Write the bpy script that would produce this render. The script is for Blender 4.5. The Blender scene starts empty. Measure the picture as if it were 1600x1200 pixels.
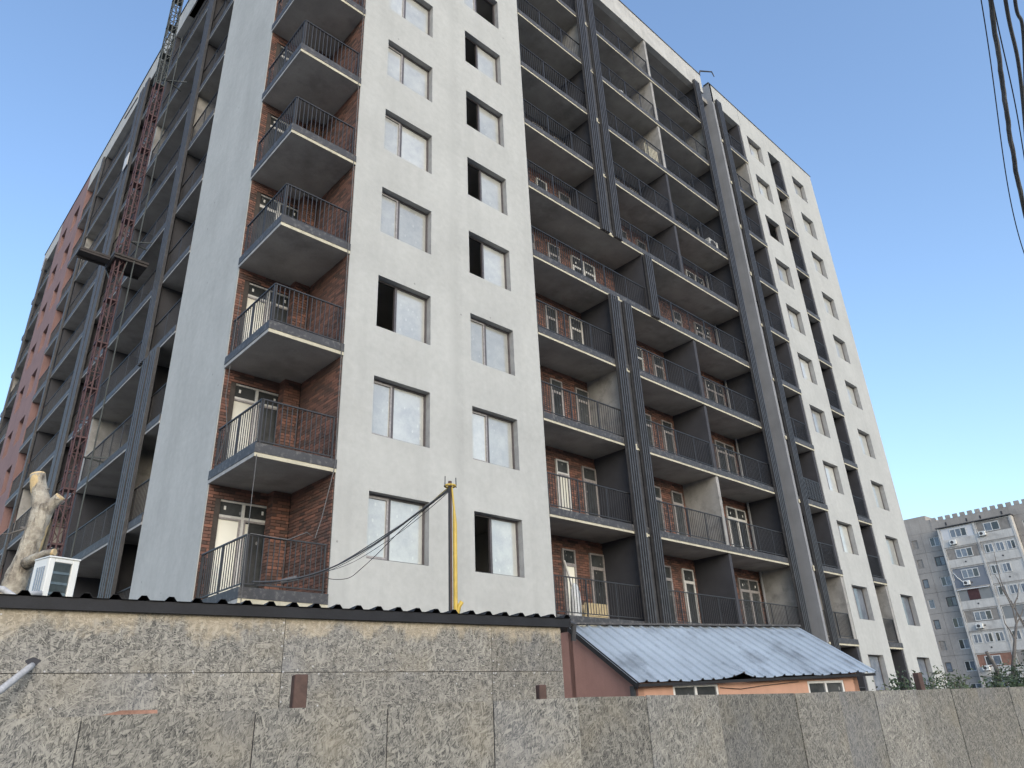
import bpy, bmesh, math, random
from mathutils import Vector, Matrix
random.seed(7)
C = bpy.context.scene.collection
sc = bpy.context.scene

# ------------------------------------------------------------------ camera, sky, sun, exposure
# world axes: X along the right facade, Y into the building, Z up; the right facade is the plane Y = 0
CAM = Vector((0.0, -14.1905, 1.6)); FPX = 1129.6
YAW, PITCH, ROLL = math.radians(43.8279), math.radians(24.8763), math.radians(-2.5935)
_h = Vector((math.sin(YAW), math.cos(YAW), 0)); _r0 = Vector((math.cos(YAW), -math.sin(YAW), 0)); _z = Vector((0, 0, 1))
FW = _h * math.cos(PITCH) + _z * math.sin(PITCH)
_u0 = -_h * math.sin(PITCH) + _z * math.cos(PITCH)
RT = _r0 * math.cos(ROLL) + _u0 * math.sin(ROLL)
UP = _u0 * math.cos(ROLL) - _r0 * math.sin(ROLL)
cam_d = bpy.data.cameras.new('camera'); cam = bpy.data.objects.new('camera', cam_d); C.objects.link(cam)
m = Matrix((RT, UP, -FW)).transposed().to_4x4(); m.translation = CAM
cam.matrix_world = m
cam_d.sensor_width = 36; cam_d.lens = FPX / 1600 * 36; cam_d.clip_start = 0.05; cam_d.clip_end = 3000
sc.camera = cam

SUN_EL, SUN_AZ = math.radians(24), math.radians(202)      # azimuth from +Y clockwise (towards +X)
w = bpy.data.worlds.new('World'); sc.world = w; w.use_nodes = True
nt = w.node_tree; nt.nodes.clear()
sky = nt.nodes.new('ShaderNodeTexSky'); sky.sky_type = 'NISHITA'; sky.sun_disc = False
sky.sun_elevation = SUN_EL; sky.sun_rotation = SUN_AZ; sky.altitude = 400
sky.air_density = 1.2; sky.dust_density = 3.2; sky.ozone_density = 3.0
bg = nt.nodes.new('ShaderNodeBackground'); bg.inputs['Strength'].default_value = 0.15
wo = nt.nodes.new('ShaderNodeOutputWorld')
nt.links.new(sky.outputs[0], bg.inputs[0]); nt.links.new(bg.outputs[0], wo.inputs[0])
sd = bpy.data.lights.new('sun', 'SUN'); sun = bpy.data.objects.new('sun', sd); C.objects.link(sun)
sd.energy = 0.06; sd.angle = math.radians(60); sd.color = (1.0, 0.93, 0.82)
_sel = SUN_EL
_sdir = Vector((math.sin(SUN_AZ) * math.cos(_sel), math.cos(SUN_AZ) * math.cos(_sel), math.sin(_sel)))
sun.rotation_euler = _sdir.to_track_quat('Z', 'Y').to_euler()
sc.view_settings.view_transform = 'Standard'; sc.view_settings.look = 'None'
sc.view_settings.gamma = 1; sc.view_settings.exposure = 1.2; sc.view_settings.use_curve_mapping = False

sc.cycles.max_bounces = 6; sc.cycles.diffuse_bounces = 4; sc.cycles.glossy_bounces = 3

# ------------------------------------------------------------------ helpers
def at(x, y, dep):
    "world point seen at photo pixel (x, y) at horizontal distance dep ahead of the camera"
    d = FW + RT * ((x - 800) / FPX) - UP * ((y - 600) / FPX)
    return CAM + d * (dep / d.dot(_h))

class MB:
    def __init__(s): s.v = []; s.f = []; s.mi = []
    def quad(s, a, b, c, d, mi=0):
        n = len(s.v); s.v += [tuple(a), tuple(b), tuple(c), tuple(d)]; s.f.append((n, n+1, n+2, n+3)); s.mi.append(mi); return s
    def box(s, x0, x1, y0, y1, z0, z1, mi=0):
        n = len(s.v)
        s.v += [(x, y, z) for z in (z0, z1) for y in (y0, y1) for x in (x0, x1)]
        for f in ((0,2,3,1),(4,5,7,6),(0,1,5,4),(2,6,7,3),(0,4,6,2),(1,3,7,5)):
            s.f.append(tuple(n+i for i in f)); s.mi.append(mi)
        return s
    def hexa(s, pts, mi=0):       # 8 points: bottom ring 4, top ring 4
        n = len(s.v); s.v += [tuple(p) for p in pts]
        for f in ((3,2,1,0),(4,5,6,7),(0,1,5,4),(1,2,6,5),(2,3,7,6),(3,0,4,7)):
            s.f.append(tuple(n+i for i in f)); s.mi.append(mi)
        return s
    def bar(s, a, b, w, h=None, mi=0):   # square bar between two points
        a = Vector(a); b = Vector(b); h = h or w
        t = (b - a).normalized(); ref = Vector((0,0,1)) if abs(t.z) < .9 else Vector((1,0,0))
        p = t.cross(ref).normalized() * (w/2); q = t.cross(p).normalized() * (h/2)
        return s.hexa([a-p-q, a+p-q, a+p+q, a-p+q, b-p-q, b+p-q, b+p+q, b-p+q], mi)
    def tube(s, pts, rads, n=8, mi=0, cap=True):
        pts = [Vector(p) for p in pts]
        if not hasattr(rads, '__len__'): rads = [rads]*len(pts)
        base = len(s.v); ref = None
        for i, p in enumerate(pts):
            t = (pts[min(i+1, len(pts)-1)] - pts[max(i-1, 0)]).normalized()
            if ref is None: ref = Vector((0,0,1)) if abs(t.z) < .9 else Vector((1,0,0))
            a = (ref - t * ref.dot(t)).normalized(); b = t.cross(a); ref = a
            for k in range(n):
                th = 2*math.pi*k/n; s.v.append(tuple(p + (a*math.cos(th) + b*math.sin(th)) * rads[i]))
        for i in range(len(pts)-1):
            for k in range(n):
                k2 = (k+1) % n
                s.f.append((base+i*n+k, base+i*n+k2, base+(i+1)*n+k2, base+(i+1)*n+k)); s.mi.append(mi)
        if cap:
            s.f.append(tuple(base+k for k in reversed(range(n)))); s.mi.append(mi)
            s.f.append(tuple(base+(len(pts)-1)*n+k for k in range(n))); s.mi.append(mi)
        return s
    def mesh(s, name, mats, smooth=False, bevel=0, fix=False):
        me = bpy.data.meshes.new(name); me.from_pydata(s.v, [], s.f)
        for mm in (mats if isinstance(mats, (list, tuple)) else [mats]): me.materials.append(mm)
        for p, i in zip(me.polygons, s.mi): p.material_index = i
        if fix or bevel:
            bm = bmesh.new(); bm.from_mesh(me)
            if fix: bmesh.ops.remove_doubles(bm, verts=bm.verts, dist=1e-5); bmesh.ops.recalc_face_normals(bm, faces=bm.faces)
            if bevel: bmesh.ops.bevel(bm, geom=bm.edges[:], offset=bevel, segments=1, affect='EDGES')
            bm.to_mesh(me); bm.free()
        if smooth:
            for p in me.polygons: p.use_smooth = True
        return me
    def build(s, name, mats, parent=None, **kw):
        return obj(name, s.mesh(name, mats, **kw), parent)

def obj(name, me, parent=None):
    o = bpy.data.objects.new(name, me); C.objects.link(o)
    if parent is not None: o.parent = parent
    return o
def empty(name, loc=(0,0,0), rz=0):
    o = bpy.data.objects.new(name, None); C.objects.link(o); o.location = loc; o.rotation_euler = (0,0,rz)
    o.empty_display_size = .3
    return o
def tag(o, label=None, cat=None, group=None, kind=None):
    if label: o['label'] = label
    if cat: o['category'] = cat
    if group: o['group'] = group
    if kind: o['kind'] = kind
    return o
def local(parent, p):      # world point -> coordinates of a translated/rotated empty
    v = Vector(p) - parent.location
    return Matrix.Rotation(-parent.rotation_euler[2], 3, 'Z') @ v

def wall(mp, A, B, holes, T, reveal=0):
    """panel a in A=(a0,a1), b in B, thickness T, rectangular holes (a0,a1,b0,b1); mp(a,b,t)->xyz"""
    xs = sorted({A[0], A[1], *[h[0] for h in holes], *[h[1] for h in holes]})
    zs = sorted({B[0], B[1], *[h[2] for h in holes], *[h[3] for h in holes]})
    inh = lambda x, z: any(h[0] < x < h[1] and h[2] < z < h[3] for h in holes)
    s = MB(); solid = {}; ni, nj = len(xs)-1, len(zs)-1
    for i in range(len(xs)-1):
        for j in range(len(zs)-1):
            solid[i, j] = not inh((xs[i]+xs[i+1])/2, (zs[j]+zs[j+1])/2)
    for (i, j), ok in solid.items():
        if not ok: continue
        x0, x1, z0, z1 = xs[i], xs[i+1], zs[j], zs[j+1]
        s.quad(mp(x0,z0,0), mp(x1,z0,0), mp(x1,z1,0), mp(x0,z1,0))
        s.quad(mp(x0,z0,T), mp(x0,z1,T), mp(x1,z1,T), mp(x1,z0,T))
        for (di, dj, e) in ((-1,0,((x0,z0),(x0,z1))), (1,0,((x1,z1),(x1,z0))), (0,-1,((x1,z0),(x0,z0))), (0,1,((x0,z1),(x1,z1)))):
            if not solid.get((i+di, j+dj), False):
                (a, b), (c, d) = e
                s.quad(mp(a,b,0), mp(c,d,0), mp(c,d,T), mp(a,b,T), reveal if (0 <= i+di < ni and 0 <= j+dj < nj) else 0)
    return s
mpR = lambda y0: (lambda a, b, t: (a, y0 + t, b))      # faces -Y
mpL = lambda x0: (lambda a, b, t: (x0 + t, a, b))      # faces -X

# ------------------------------------------------------------------ materials
def newmat(name):
    mt = bpy.data.materials.new(name); mt.use_nodes = True; t = mt.node_tree
    return mt, t, t.nodes['Principled BSDF']
def N(t, kind, **kw):
    n = t.nodes.new('ShaderNode' + kind)
    for k, v in kw.items(): setattr(n, k, v)
    return n
def math_(t, op, a, b=None, c=None):
    n = N(t, 'Math', operation=op)
    for i, v in enumerate((a, b, c)):
        if v is None: continue
        if isinstance(v, (int, float)): n.inputs[i].default_value = v
        else: t.links.new(v, n.inputs[i])
    return n.outputs[0]
def mixc(t, f, a, b):
    n = N(t, 'Mix', data_type='RGBA')
    for i, v in ((0, f), (6, a), (7, b)):
        if isinstance(v, (int, float)): n.inputs[i].default_value = v
        elif isinstance(v, tuple): n.inputs[i].default_value = (*v, 1)
        else: t.links.new(v, n.inputs[i])
    return n.outputs[2]
def ramp(t, v, a, b):
    n = N(t, 'MapRange'); n.inputs[1].default_value = a; n.inputs[2].default_value = b
    t.links.new(v, n.inputs[0]); return n.outputs[0]
def coords(t, world, scale=(1,1,1)):
    if world: o = N(t, 'NewGeometry').outputs['Position']
    else: o = N(t, 'TexCoord').outputs['Object']
    mp = N(t, 'Mapping'); mp.inputs['Scale'].default_value = scale
    t.links.new(o, mp.inputs[0]); return mp.outputs[0]
def noise(t, vec, scale, detail=4, rough=.55):
    n = N(t, 'TexNoise'); n.inputs['Scale'].default_value = scale; n.inputs['Detail'].default_value = detail
    n.inputs['Roughness'].default_value = rough; t.links.new(vec, n.inputs['Vector']); return n.outputs[0]
def bump(t, bs, h, strength, dist):
    b = N(t, 'Bump'); b.inputs['Strength'].default_value = strength; b.inputs['Distance'].default_value = dist
    t.links.new(h, b.inputs['Height']); t.links.new(b.outputs[0], bs.inputs['Normal'])

def surf(name, col, var=.25, scale=2.0, rough=.8, metal=0, bump_s=.3, bump_d=.01, fine=40, streak=0, world=True, island=0, spec=.5, stain=None):
    mt, t, bs = newmat(name)
    v = coords(t, world)
    n1 = noise(t, v, scale, 5); n2 = noise(t, v, fine, 3)
    f = math_(t, 'ADD', math_(t, 'MULTIPLY', n1, .7), math_(t, 'MULTIPLY', n2, .3))
    f = ramp(t, f, .3, .7)
    c = mixc(t, f, tuple(x*(1-var) for x in col), tuple(min(1, x*(1+var)) for x in col))
    if streak:
        vs = coords(t, world, (1, 1, .06)); ns = ramp(t, noise(t, vs, 3.5, 4), .5, .75)
        c = mixc(t, math_(t, 'MULTIPLY', ns, streak), c, tuple(x*.55 for x in col))
    if stain:
        ns = ramp(t, noise(t, v, stain[1], 5, .65), .52, .68)
        c = mixc(t, math_(t, 'MULTIPLY', ns, stain[2]), c, stain[0])
    if island:
        r = N(t, 'NewGeometry').outputs['Random Per Island']
        c = mixc(t, r, c, tuple(x*island for x in col)); 
    t.links.new(c, bs.inputs['Base Color'])
    bs.inputs['Roughness'].default_value = rough; bs.inputs['Metallic'].default_value = metal
    bs.inputs['Specular IOR Level'].default_value = spec
    if bump_s: bump(t, bs, n2, bump_s, bump_d)
    return mt

def plaster_mat(name, col):
    mt, t, bs = newmat(name); v = coords(t, True)
    n1 = noise(t, v, .5, 6, .6); n2 = noise(t, v, 5, 5, .6); n3 = noise(t, v, 60, 3)
    vs = coords(t, True, (1, 1, .07)); st = ramp(t, noise(t, vs, 1.6, 5), .52, .8)
    f = ramp(t, math_(t, 'ADD', math_(t, 'MULTIPLY', n1, .6), math_(t, 'MULTIPLY', n2, .4)), .36, .64)
    c = mixc(t, f, tuple(x*.86 for x in col), tuple(x*1.05 for x in col))
    c = mixc(t, math_(t, 'MULTIPLY', st, .5), c, tuple(x*.74 for x in col))
    vo = N(t, 'TexVoronoi', feature='F1'); vo.inputs['Scale'].default_value = 1.15; t.links.new(v, vo.inputs['Vector'])
    sp = math_(t, 'LESS_THAN', vo.outputs['Distance'], .035)
    c = mixc(t, math_(t, 'MULTIPLY', sp, .55), c, tuple(x*.35 for x in col))
    sx_ = N(t, 'SeparateXYZ'); t.links.new(v, sx_.inputs[0])        # wavy darker band between the two window columns
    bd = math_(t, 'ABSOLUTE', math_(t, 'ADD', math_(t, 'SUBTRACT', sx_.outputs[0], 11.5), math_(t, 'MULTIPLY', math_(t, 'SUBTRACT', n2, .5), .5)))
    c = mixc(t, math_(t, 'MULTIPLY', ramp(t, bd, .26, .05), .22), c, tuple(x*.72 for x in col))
    t.links.new(c, bs.inputs['Base Color']); bs.inputs['Roughness'].default_value = .9; bs.inputs['Specular IOR Level'].default_value = .25
    bump(t, bs, math_(t, 'ADD', n3, math_(t, 'MULTIPLY', n2, 2.)), .35, .01)
    return mt

def brick_mat(name):
    mt, t, bs = newmat(name); v = coords(t, True)
    oi = N(t, 'ObjectInfo').outputs['Random']; ri = N(t, 'NewGeometry').outputs['Random Per Island']
    r = math_(t, 'FRACT', math_(t, 'ADD', math_(t, 'MULTIPLY', oi, 7.31), math_(t, 'MULTIPLY', ri, 3.77)))
    cr = N(t, 'ValToRGB'); e = cr.color_ramp.elements
    e[0].position = 0; e[0].color = (.06, .038, .032, 1); e[1].position = 1; e[1].color = (.25, .115, .08, 1)
    for p, c in ((.3, (.108, .058, .045, 1)), (.6, (.155, .076, .056, 1)), (.85, (.2, .094, .067, 1))):
        k = e.new(p); k.color = c
    t.links.new(r, cr.inputs[0])
    n = ramp(t, noise(t, v, 14, 5, .65), .3, .75)
    c = mixc(t, math_(t, 'MULTIPLY', n, .5), cr.outputs[0], (.10, .07, .06))
    t.links.new(c, bs.inputs['Base Color']); bs.inputs['Roughness'].default_value = .9
    bump(t, bs, noise(t, v, 90, 3), .5, .006)
    return mt

def osb_mat(name, ang0=0.0, spread=1.0, tint=(.29, .28, .25), fresh=None, fine=1.0):
    """overlapping wood strands: several stretched cell layers at different angles, the highest strand wins"""
    mt, t, bs = newmat(name)
    tc = N(t, 'TexCoord').outputs['Object']; sep = N(t, 'SeparateXYZ'); t.links.new(tc, sep.inputs[0])
    oi = N(t, 'ObjectInfo').outputs['Random']
    comb = N(t, 'CombineXYZ')
    t.links.new(math_(t, 'ADD', sep.outputs[0], math_(t, 'MULTIPLY', oi, 37.0)), comb.inputs[0])
    t.links.new(math_(t, 'ADD', sep.outputs[2], math_(t, 'MULTIPLY', oi, 91.0)), comb.inputs[1])
    p = comb.outputs[0]
    wn = N(t, 'TexNoise'); wn.inputs['Scale'].default_value = 7; t.links.new(p, wn.inputs['Vector'])
    vm = N(t, 'VectorMath', operation='MULTIPLY_ADD'); t.links.new(wn.outputs['Color'], vm.inputs[0])
    vm.inputs[1].default_value = (.022, .022, 0); t.links.new(p, vm.inputs[2]); p2 = vm.outputs[0]
    top = None; val = None; edge = None
    for k in range(8):
        a = ang0 + spread * ((k * 3) % 8 - 3.5) / 3.5 * math.pi / 2 * .95 + .11 * k
        mp = N(t, 'Mapping'); mp.inputs['Rotation'].default_value = (0, 0, a)
        mp.inputs['Location'].default_value = (k * 3.7, k * 1.9, 0)
        t.links.new(p2, mp.inputs[0])
        L, W = ((10, 14, 20, 12, 25, 16, 22, 11)[k]*fine, (44, 76, 115, 56, 145, 85, 128, 40)[k]*fine)
        ms = N(t, 'VectorMath', operation='MULTIPLY'); ms.inputs[1].default_value = (L, W, 1)
        t.links.new(mp.outputs[0], ms.inputs[0])
        vo = N(t, 'TexVoronoi', feature='F1', voronoi_dimensions='2D'); vo.inputs['Scale'].default_value = 1
        t.links.new(ms.outputs[0], vo.inputs['Vector'])
        cs = N(t, 'SeparateColor'); t.links.new(vo.outputs['Color'], cs.inputs[0])
        r, g = cs.outputs[0], cs.outputs[1]
        if top is None: top, val, edge = r, g, vo.outputs['Distance']
        else:
            gt = math_(t, 'GREATER_THAN', r, top)
            top = math_(t, 'MAXIMUM', r, top)
            inv = math_(t, 'SUBTRACT', 1.0, gt)
            val = math_(t, 'ADD', math_(t, 'MULTIPLY', gt, g), math_(t, 'MULTIPLY', inv, val))
            edge = math_(t, 'ADD', math_(t, 'MULTIPLY', gt, vo.outputs['Distance']), math_(t, 'MULTIPLY', inv, edge))
    grain = noise(t, p2, 170, 4, .7)
    b = math_(t, 'ADD', math_(t, 'MULTIPLY', val, .52), math_(t, 'MULTIPLY', grain, .40))
    b = math_(t, 'SUBTRACT', b, math_(t, 'MULTIPLY', ramp(t, edge, .55, .8), .16))
    b = math_(t, 'SUBTRACT', b, math_(t, 'MULTIPLY', ramp(t, top, .88, .74), .24))
    for k in range(3):        # dark splits between strands
        mp = N(t, 'Mapping'); mp.inputs['Rotation'].default_value = (0, 0, ang0 + spread*(k-1)*.9 + .3)
        t.links.new(p2, mp.inputs[0])
        ms = N(t, 'VectorMath', operation='MULTIPLY'); ms.inputs[1].default_value = (11, 95, 1); t.links.new(mp.outputs[0], ms.inputs[0])
        nz = noise(t, ms.outputs[0], 1.0, 2, .5)
        b = math_(t, 'SUBTRACT', b, math_(t, 'MULTIPLY', ramp(t, nz, .61, .67), .34))
    cr = N(t, 'ValToRGB'); e = cr.color_ramp.elements
    e[0].position = .0; e[0].color = (tint[0]*.24, tint[1]*.25, tint[2]*.27, 1)
    e[1].position = .9; e[1].color = (tint[0]*1.4, tint[1]*1.4, tint[2]*1.34, 1)
    for q, cc in ((.28, .68), (.5, 1.0)):
        k = e.new(q); k.color = (tint[0]*cc, tint[1]*cc, tint[2]*cc, 1)
    t.links.new(b, cr.inputs[0]); c = cr.outputs[0]
    big = noise(t, p, 1.3, 5, .6)
    c = mixc(t, math_(t, 'MULTIPLY', ramp(t, big, .5, .72), .34), c, (.27, .235, .165))     # yellow, less weathered wood
    c = mixc(t, math_(t, 'MULTIPLY', ramp(t, noise(t, p, .8, 3), .52, .7), .35), c, (.17, .18, .20))
    hsv = N(t, 'HueSaturation'); t.links.new(c, hsv.inputs['Color'])
    t.links.new(math_(t, 'ADD', math_(t, 'MULTIPLY', oi, .42), .80), hsv.inputs['Value'])
    c = hsv.outputs[0]
    if fresh:      # boards sheltered by the eave kept their pale wood colour, with a ragged lower border
        mpx = N(t, 'Mapping'); mpx.inputs['Scale'].default_value = (3.4, .8, 1); t.links.new(p, mpx.inputs[0])
        bl = math_(t, 'ADD', math_(t, 'MULTIPLY', noise(t, mpx.outputs[0], 1.0, 3, .6), .6), math_(t, 'MULTIPLY', noise(t, p, 9, 6, .75), .4))
        h = math_(t, 'ADD', sep.outputs[2], math_(t, 'MULTIPLY', math_(t, 'SUBTRACT', bl, .5), 1.25))
        fz = ramp(t, h, fresh - .04, fresh + .12)
        wood = mixc(t, ramp(t, b, .1, .8), (.27, .235, .175), (.46, .41, .325))
        c = mixc(t, fz, c, wood)
    t.links.new(c, bs.inputs['Base Color']); bs.inputs['Roughness'].default_value = .85; bs.inputs['Specular IOR Level'].default_value = .2
    bump(t, bs, math_(t, 'ADD', top, math_(t, 'MULTIPLY', grain, .15)), .8, .008)
    return mt

def glass_mat(name, col, rough=.06, spec=1.0, dust=.25, dcol=(.62, .64, .62), spots=.0, metal=0.0):
    mt, t, bs = newmat(name); v = coords(t, True)
    oi = N(t, 'ObjectInfo').outputs['Random']
    n = ramp(t, noise(t, v, 1.7, 7, .75), .38, .66)
    f = math_(t, 'MULTIPLY', n, dust)
    if spots:
        vo = N(t, 'TexVoronoi', feature='F1'); vo.inputs['Scale'].default_value = 5.5
        vs = coords(t, True, (1, 1, .55)); t.links.new(vs, vo.inputs['Vector'])
        f = math_(t, 'MAXIMUM', f, math_(t, 'MULTIPLY', math_(t, 'LESS_THAN', vo.outputs['Distance'], .13), spots))
    c = mixc(t, f, col, dcol)
    hsv = N(t, 'HueSaturation'); t.links.new(c, hsv.inputs['Color'])
    t.links.new(math_(t, 'ADD', math_(t, 'MULTIPLY', oi, .45), .74), hsv.inputs['Value'])
    t.links.new(hsv.outputs[0], bs.inputs['Base Color'])
    bs.inputs['Roughness'].default_value = rough; bs.inputs['Specular IOR Level'].default_value = spec
    bs.inputs['IOR'].default_value = 1.6; bs.inputs['Metallic'].default_value = metal
    bump(t, bs, noise(t, v, 1.2, 2), .05, .02)
    return mt

M = {}
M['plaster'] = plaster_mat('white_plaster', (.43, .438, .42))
M['plaster_grey'] = surf('grey_plaster', (.225, .235, .25), .15, 1.2, .9, streak=.3)
M['reveal'] = surf('grey_reveal', (.31, .315, .315), .2, 4, .9)  # window reveals a darker grey than the facade plaster
M['pink'] = surf('pink_plaster', (.215, .132, .125), .14, 1.0, .9, streak=.3)
M['concrete'] = surf('raw_concrete', (.30, .295, .28), .3, 1.4, .9, streak=.25, stain=((.10, .10, .10), 1.8, .5))
M['soffit'] = surf('soffit_concrete', (.30, .29, .27), .28, 1.1, .92, stain=((.17, .165, .155), .9, .6))
M['concrete_pale'] = surf('pale_concrete', (.42, .42, .40), .2, 1.5, .9, streak=.35)
M['dark_wall'] = surf('charcoal_wall', (.042, .043, .05), .2, 2, .85)
M['inside'] = surf('interior_plaster', (.48, .47, .45), .2, 1, .9)
M['dark_metal'] = surf('charcoal_metal', (.04, .04, .042), .25, 3, .5, spec=.5, bump_s=.1, stain=((.12, .12, .12), 6, .25))
M['rail'] = surf('railing_paint', (.026, .026, .028), .2, 5, .5, bump_s=0)
M['fascia'] = surf('dark_fascia', (.043, .043, .046), .25, 3, .6, bump_s=.1, stain=((.25, .24, .22), 9, .35))
M['cream'] = surf('cream_slab_edge', (.48, .45, .345), .18, 4, .85, stain=((.28, .26, .2), 6, .5))
M['pale_edge'] = surf('pale_slab_edge', (.34, .34, .33), .18, 4, .85, stain=((.2, .2, .2), 5, .5))
M['brick'] = brick_mat('brick_red')
M['mortar'] = surf('dark_mortar', (.055, .047, .043), .3, 6, .95)
M['frame'] = surf('film_covered_frame', (.27, .255, .25), .35, 12, .5, bump_s=.1)
M['frame_dark'] = surf('dark_window_frame', (.075, .068, .07), .3, 8, .5, bump_s=.1)
M['frame_white'] = surf('white_window_frame', (.55, .55, .53), .18, 8, .45, bump_s=.1)
M['glass_dusty'] = glass_mat('dusty_glass', (.42, .43, .41), .13, .8, .7, (.60, .60, .54), .8, metal=.18)
M['glass_dark'] = glass_mat('dark_glass', (.035, .04, .042), .05, .6, .12, (.3, .3, .3), .6)
M['glass_pale'] = glass_mat('pale_film_reflection_glass', (.70, .69, .60), .3, .5, .2, (.75, .74, .65))  # cover film, with the bright sky reflection painted into its pale colour
M['glass_blue'] = glass_mat('curtained_glass', (.10, .12, .15), .1, .6, .4, (.35, .38, .42))
M['sticker'] = surf('white_sticker', (.7, .7, .68), .1, 9, .6, bump_s=0)
M['osb_fence'] = osb_mat('weathered_strand_board', math.pi/2, .62, (.228, .22, .195), fine=1.2)
M['osb_shed'] = osb_mat('shed_strand_board', .1, .95, (.248, .238, .212), fresh=2.52, fine=1.05)
M['roof_black'] = surf('black_roof_sheet', (.016, .017, .02), .3, 4, .65, bump_s=.1, spec=.25)
M['roof_blue'] = surf('galvanised_blue_sheet', (.36, .415, .47), .18, .8, .42, metal=.2, bump_s=.08, stain=((.15, .17, .19), 1.0, .65), streak=.12)
M['orange'] = surf('orange_render', (.43, .25, .175), .14, 1.6, .9, streak=.25)
M['brown'] = surf('brown_render', (.27, .15, .125), .15, 1.6, .9, streak=.25)
M['rust'] = surf('brown_primer', (.075, .042, .033), .35, 8, .7)
M['hoist_red'] = surf('red_oxide_paint', (.07, .034, .038), .3, 5, .6, bump_s=0)
M['hoist_dark'] = surf('dark_mast_paint', (.055, .065, .065), .3, 5, .6, bump_s=0)
M['deck'] = surf('dark_deck', (.045, .04, .04), .3, 6, .8)
M['ac_white'] = surf('white_casing', (.68, .69, .66), .08, 4, .45, bump_s=0)
M['coil'] = surf('coil_fins', (.12, .15, .16), .35, 7, .35, metal=.5, bump_s=.2)
M['yellow'] = surf('yellow_paint', (.50, .35, .06), .2, 8, .5, bump_s=0)
M['cable'] = surf('black_cable', (.02, .02, .021), .3, 20, .6, bump_s=0)
M['cable_grey'] = surf('grey_cable', (.10, .10, .10), .3, 20, .7, bump_s=0)
M['cable_pale'] = surf('pale_cable', (.42, .42, .42), .2, 20, .6, bump_s=0)
M['ground'] = surf('dusty_ground', (.32, .29, .25), .35, .6, .95, bump_s=.5, bump_d=.03)
M['road'] = surf('asphalt', (.10, .098, .094), .3, 2, .9, fine=120)
M['leaf'] = surf('dark_leaf', (.035, .055, .028), .4, 3, .55, island=2.0, bump_s=0)
M['leaf2'] = surf('olive_leaf', (.06, .08, .04), .4, 3, .55, island=1.7, bump_s=0)
M['twig'] = surf('grey_twig', (.13, .12, .11), .3, 10, .9)
M['wood_crate'] = surf('pale_timber', (.52, .42, .25), .2, 6, .8)
M['bag'] = surf('white_sack', (.6, .62, .62), .15, 10, .7)
def bark_mat():
    mt, t, bs = newmat('grey_bark'); v = coords(t, True)
    n = noise(t, v, 6, 7, .7); n2 = noise(t, coords(t, True, (1, 1, .22)), 13, 5, .65); n3 = noise(t, coords(t, True, (1, 1, 5)), 3.2, 3)
    c = mixc(t, ramp(t, n, .32, .62), (.16, .135, .105), (.47, .43, .35))
    c = mixc(t, math_(t, 'MULTIPLY', ramp(t, n2, .54, .64), .75), c, (.07, .055, .042))
    c = mixc(t, math_(t, 'MULTIPLY', ramp(t, n3, .64, .70), .6), c, (.06, .05, .04))
    big = ramp(t, noise(t, coords(t, True, (1, 1, .4)), 2.9, 3), .60, .62)
    c = mixc(t, math_(t, 'MULTIPLY', big, .85), c, (.60, .44, .22))
    t.links.new(c, bs.inputs['Base Color']); bs.inputs['Roughness'].default_value = .9
    bump(t, bs, math_(t, 'ADD', n, n2), 1.0, .04); return mt
M['bark'] = bark_mat()
M['cutwood'] = surf('fresh_cut_wood', (.58, .44, .25), .2, 9, .85)

# ------------------------------------------------------------------ ground
tag(MB().quad((-1500,-1500,0), (1500,-1500,0), (1500,1500,0), (-1500,1500,0)).build('ground', M['ground']), kind='structure')
tag(MB().box(-30, 60, -24, -11.6, -.1, .004).build('road', M['road']), kind='structure')

hl = MB(); nh = 72  # unseen terrain ring, added to darken low reflections in the windows
for i in range(nh):
    a = 2*math.pi*i/nh; rr = 620; h = 52 + 16*math.sin(a*3+1) + 9*math.sin(a*7) + 5*math.sin(a*17)
    for r_, z_ in ((rr, -2), (rr+170, h), (rr+420, h*1.15), (rr+700, -2)): hl.v.append((math.cos(a)*r_, math.sin(a)*r_, z_))
for i in range(nh):
    j = (i+1) % nh
    for k in range(3): hl.f.append((i*4+k, j*4+k, j*4+k+1, i*4+k+1)); hl.mi.append(0)
M['added_hill'] = surf('added_hill_dark', (.06, .07, .05), .3, .02, .95, fine=.2, bump_s=0)
tag(hl.build('added_hill_ring', M['added_hill'], smooth=True), kind='structure')

# ------------------------------------------------------------------ the apartment building
bld = tag(empty('apartment_building', (20, 6, 0)), 'tall unfinished apartment block with white plaster, red brick and dark balconies', 'building')
class PB(MB):      # builds parts given in world coordinates under the building
    pass
OFF = Vector((20, 6, 0))
def part(mb, name, mats, parent=None, **kw):
    par = parent or bld
    o = mb.build(name, mats, par, **kw)
    if par is bld: o.location = -OFF
    return o
S = lambda k: 3.87 + 3*k
ROOF0, ROOF1 = 33.87, 35.3
FL = .27                     # slab thickness: pale edge below, dark band above
LEV = list(range(-1, 10))

# --- window rows
WINS = []
colA, colB, colC, colD = (8.83, 10.58), (12.04, 13.77), (34.54, 36.20), (40.16, 41.81)
holesAB = []; holesCD_C = []; holesCD_D = []
for k in range(-1, 10):
    z1 = S(k) + 2.73; z0 = z1 - 1.57
    holesAB += [(colA[0], colA[1], z0, z1), (colB[0], colB[1], z0, z1)]
    holesCD_C.append((colC[0], colC[1], z0 + .03, z1 - .04)); holesCD_D.append((colD[0], colD[1], z0 + .03, z1 - .04))
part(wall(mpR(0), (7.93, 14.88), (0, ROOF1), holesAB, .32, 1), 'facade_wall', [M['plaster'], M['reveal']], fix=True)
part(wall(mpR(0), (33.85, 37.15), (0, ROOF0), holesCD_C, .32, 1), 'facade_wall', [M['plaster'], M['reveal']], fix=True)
part(wall(mpR(0), (38.75, 43.5), (0, ROOF0), holesCD_D, .32, 1), 'facade_wall', [M['plaster'], M['reveal']], fix=True)
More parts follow.
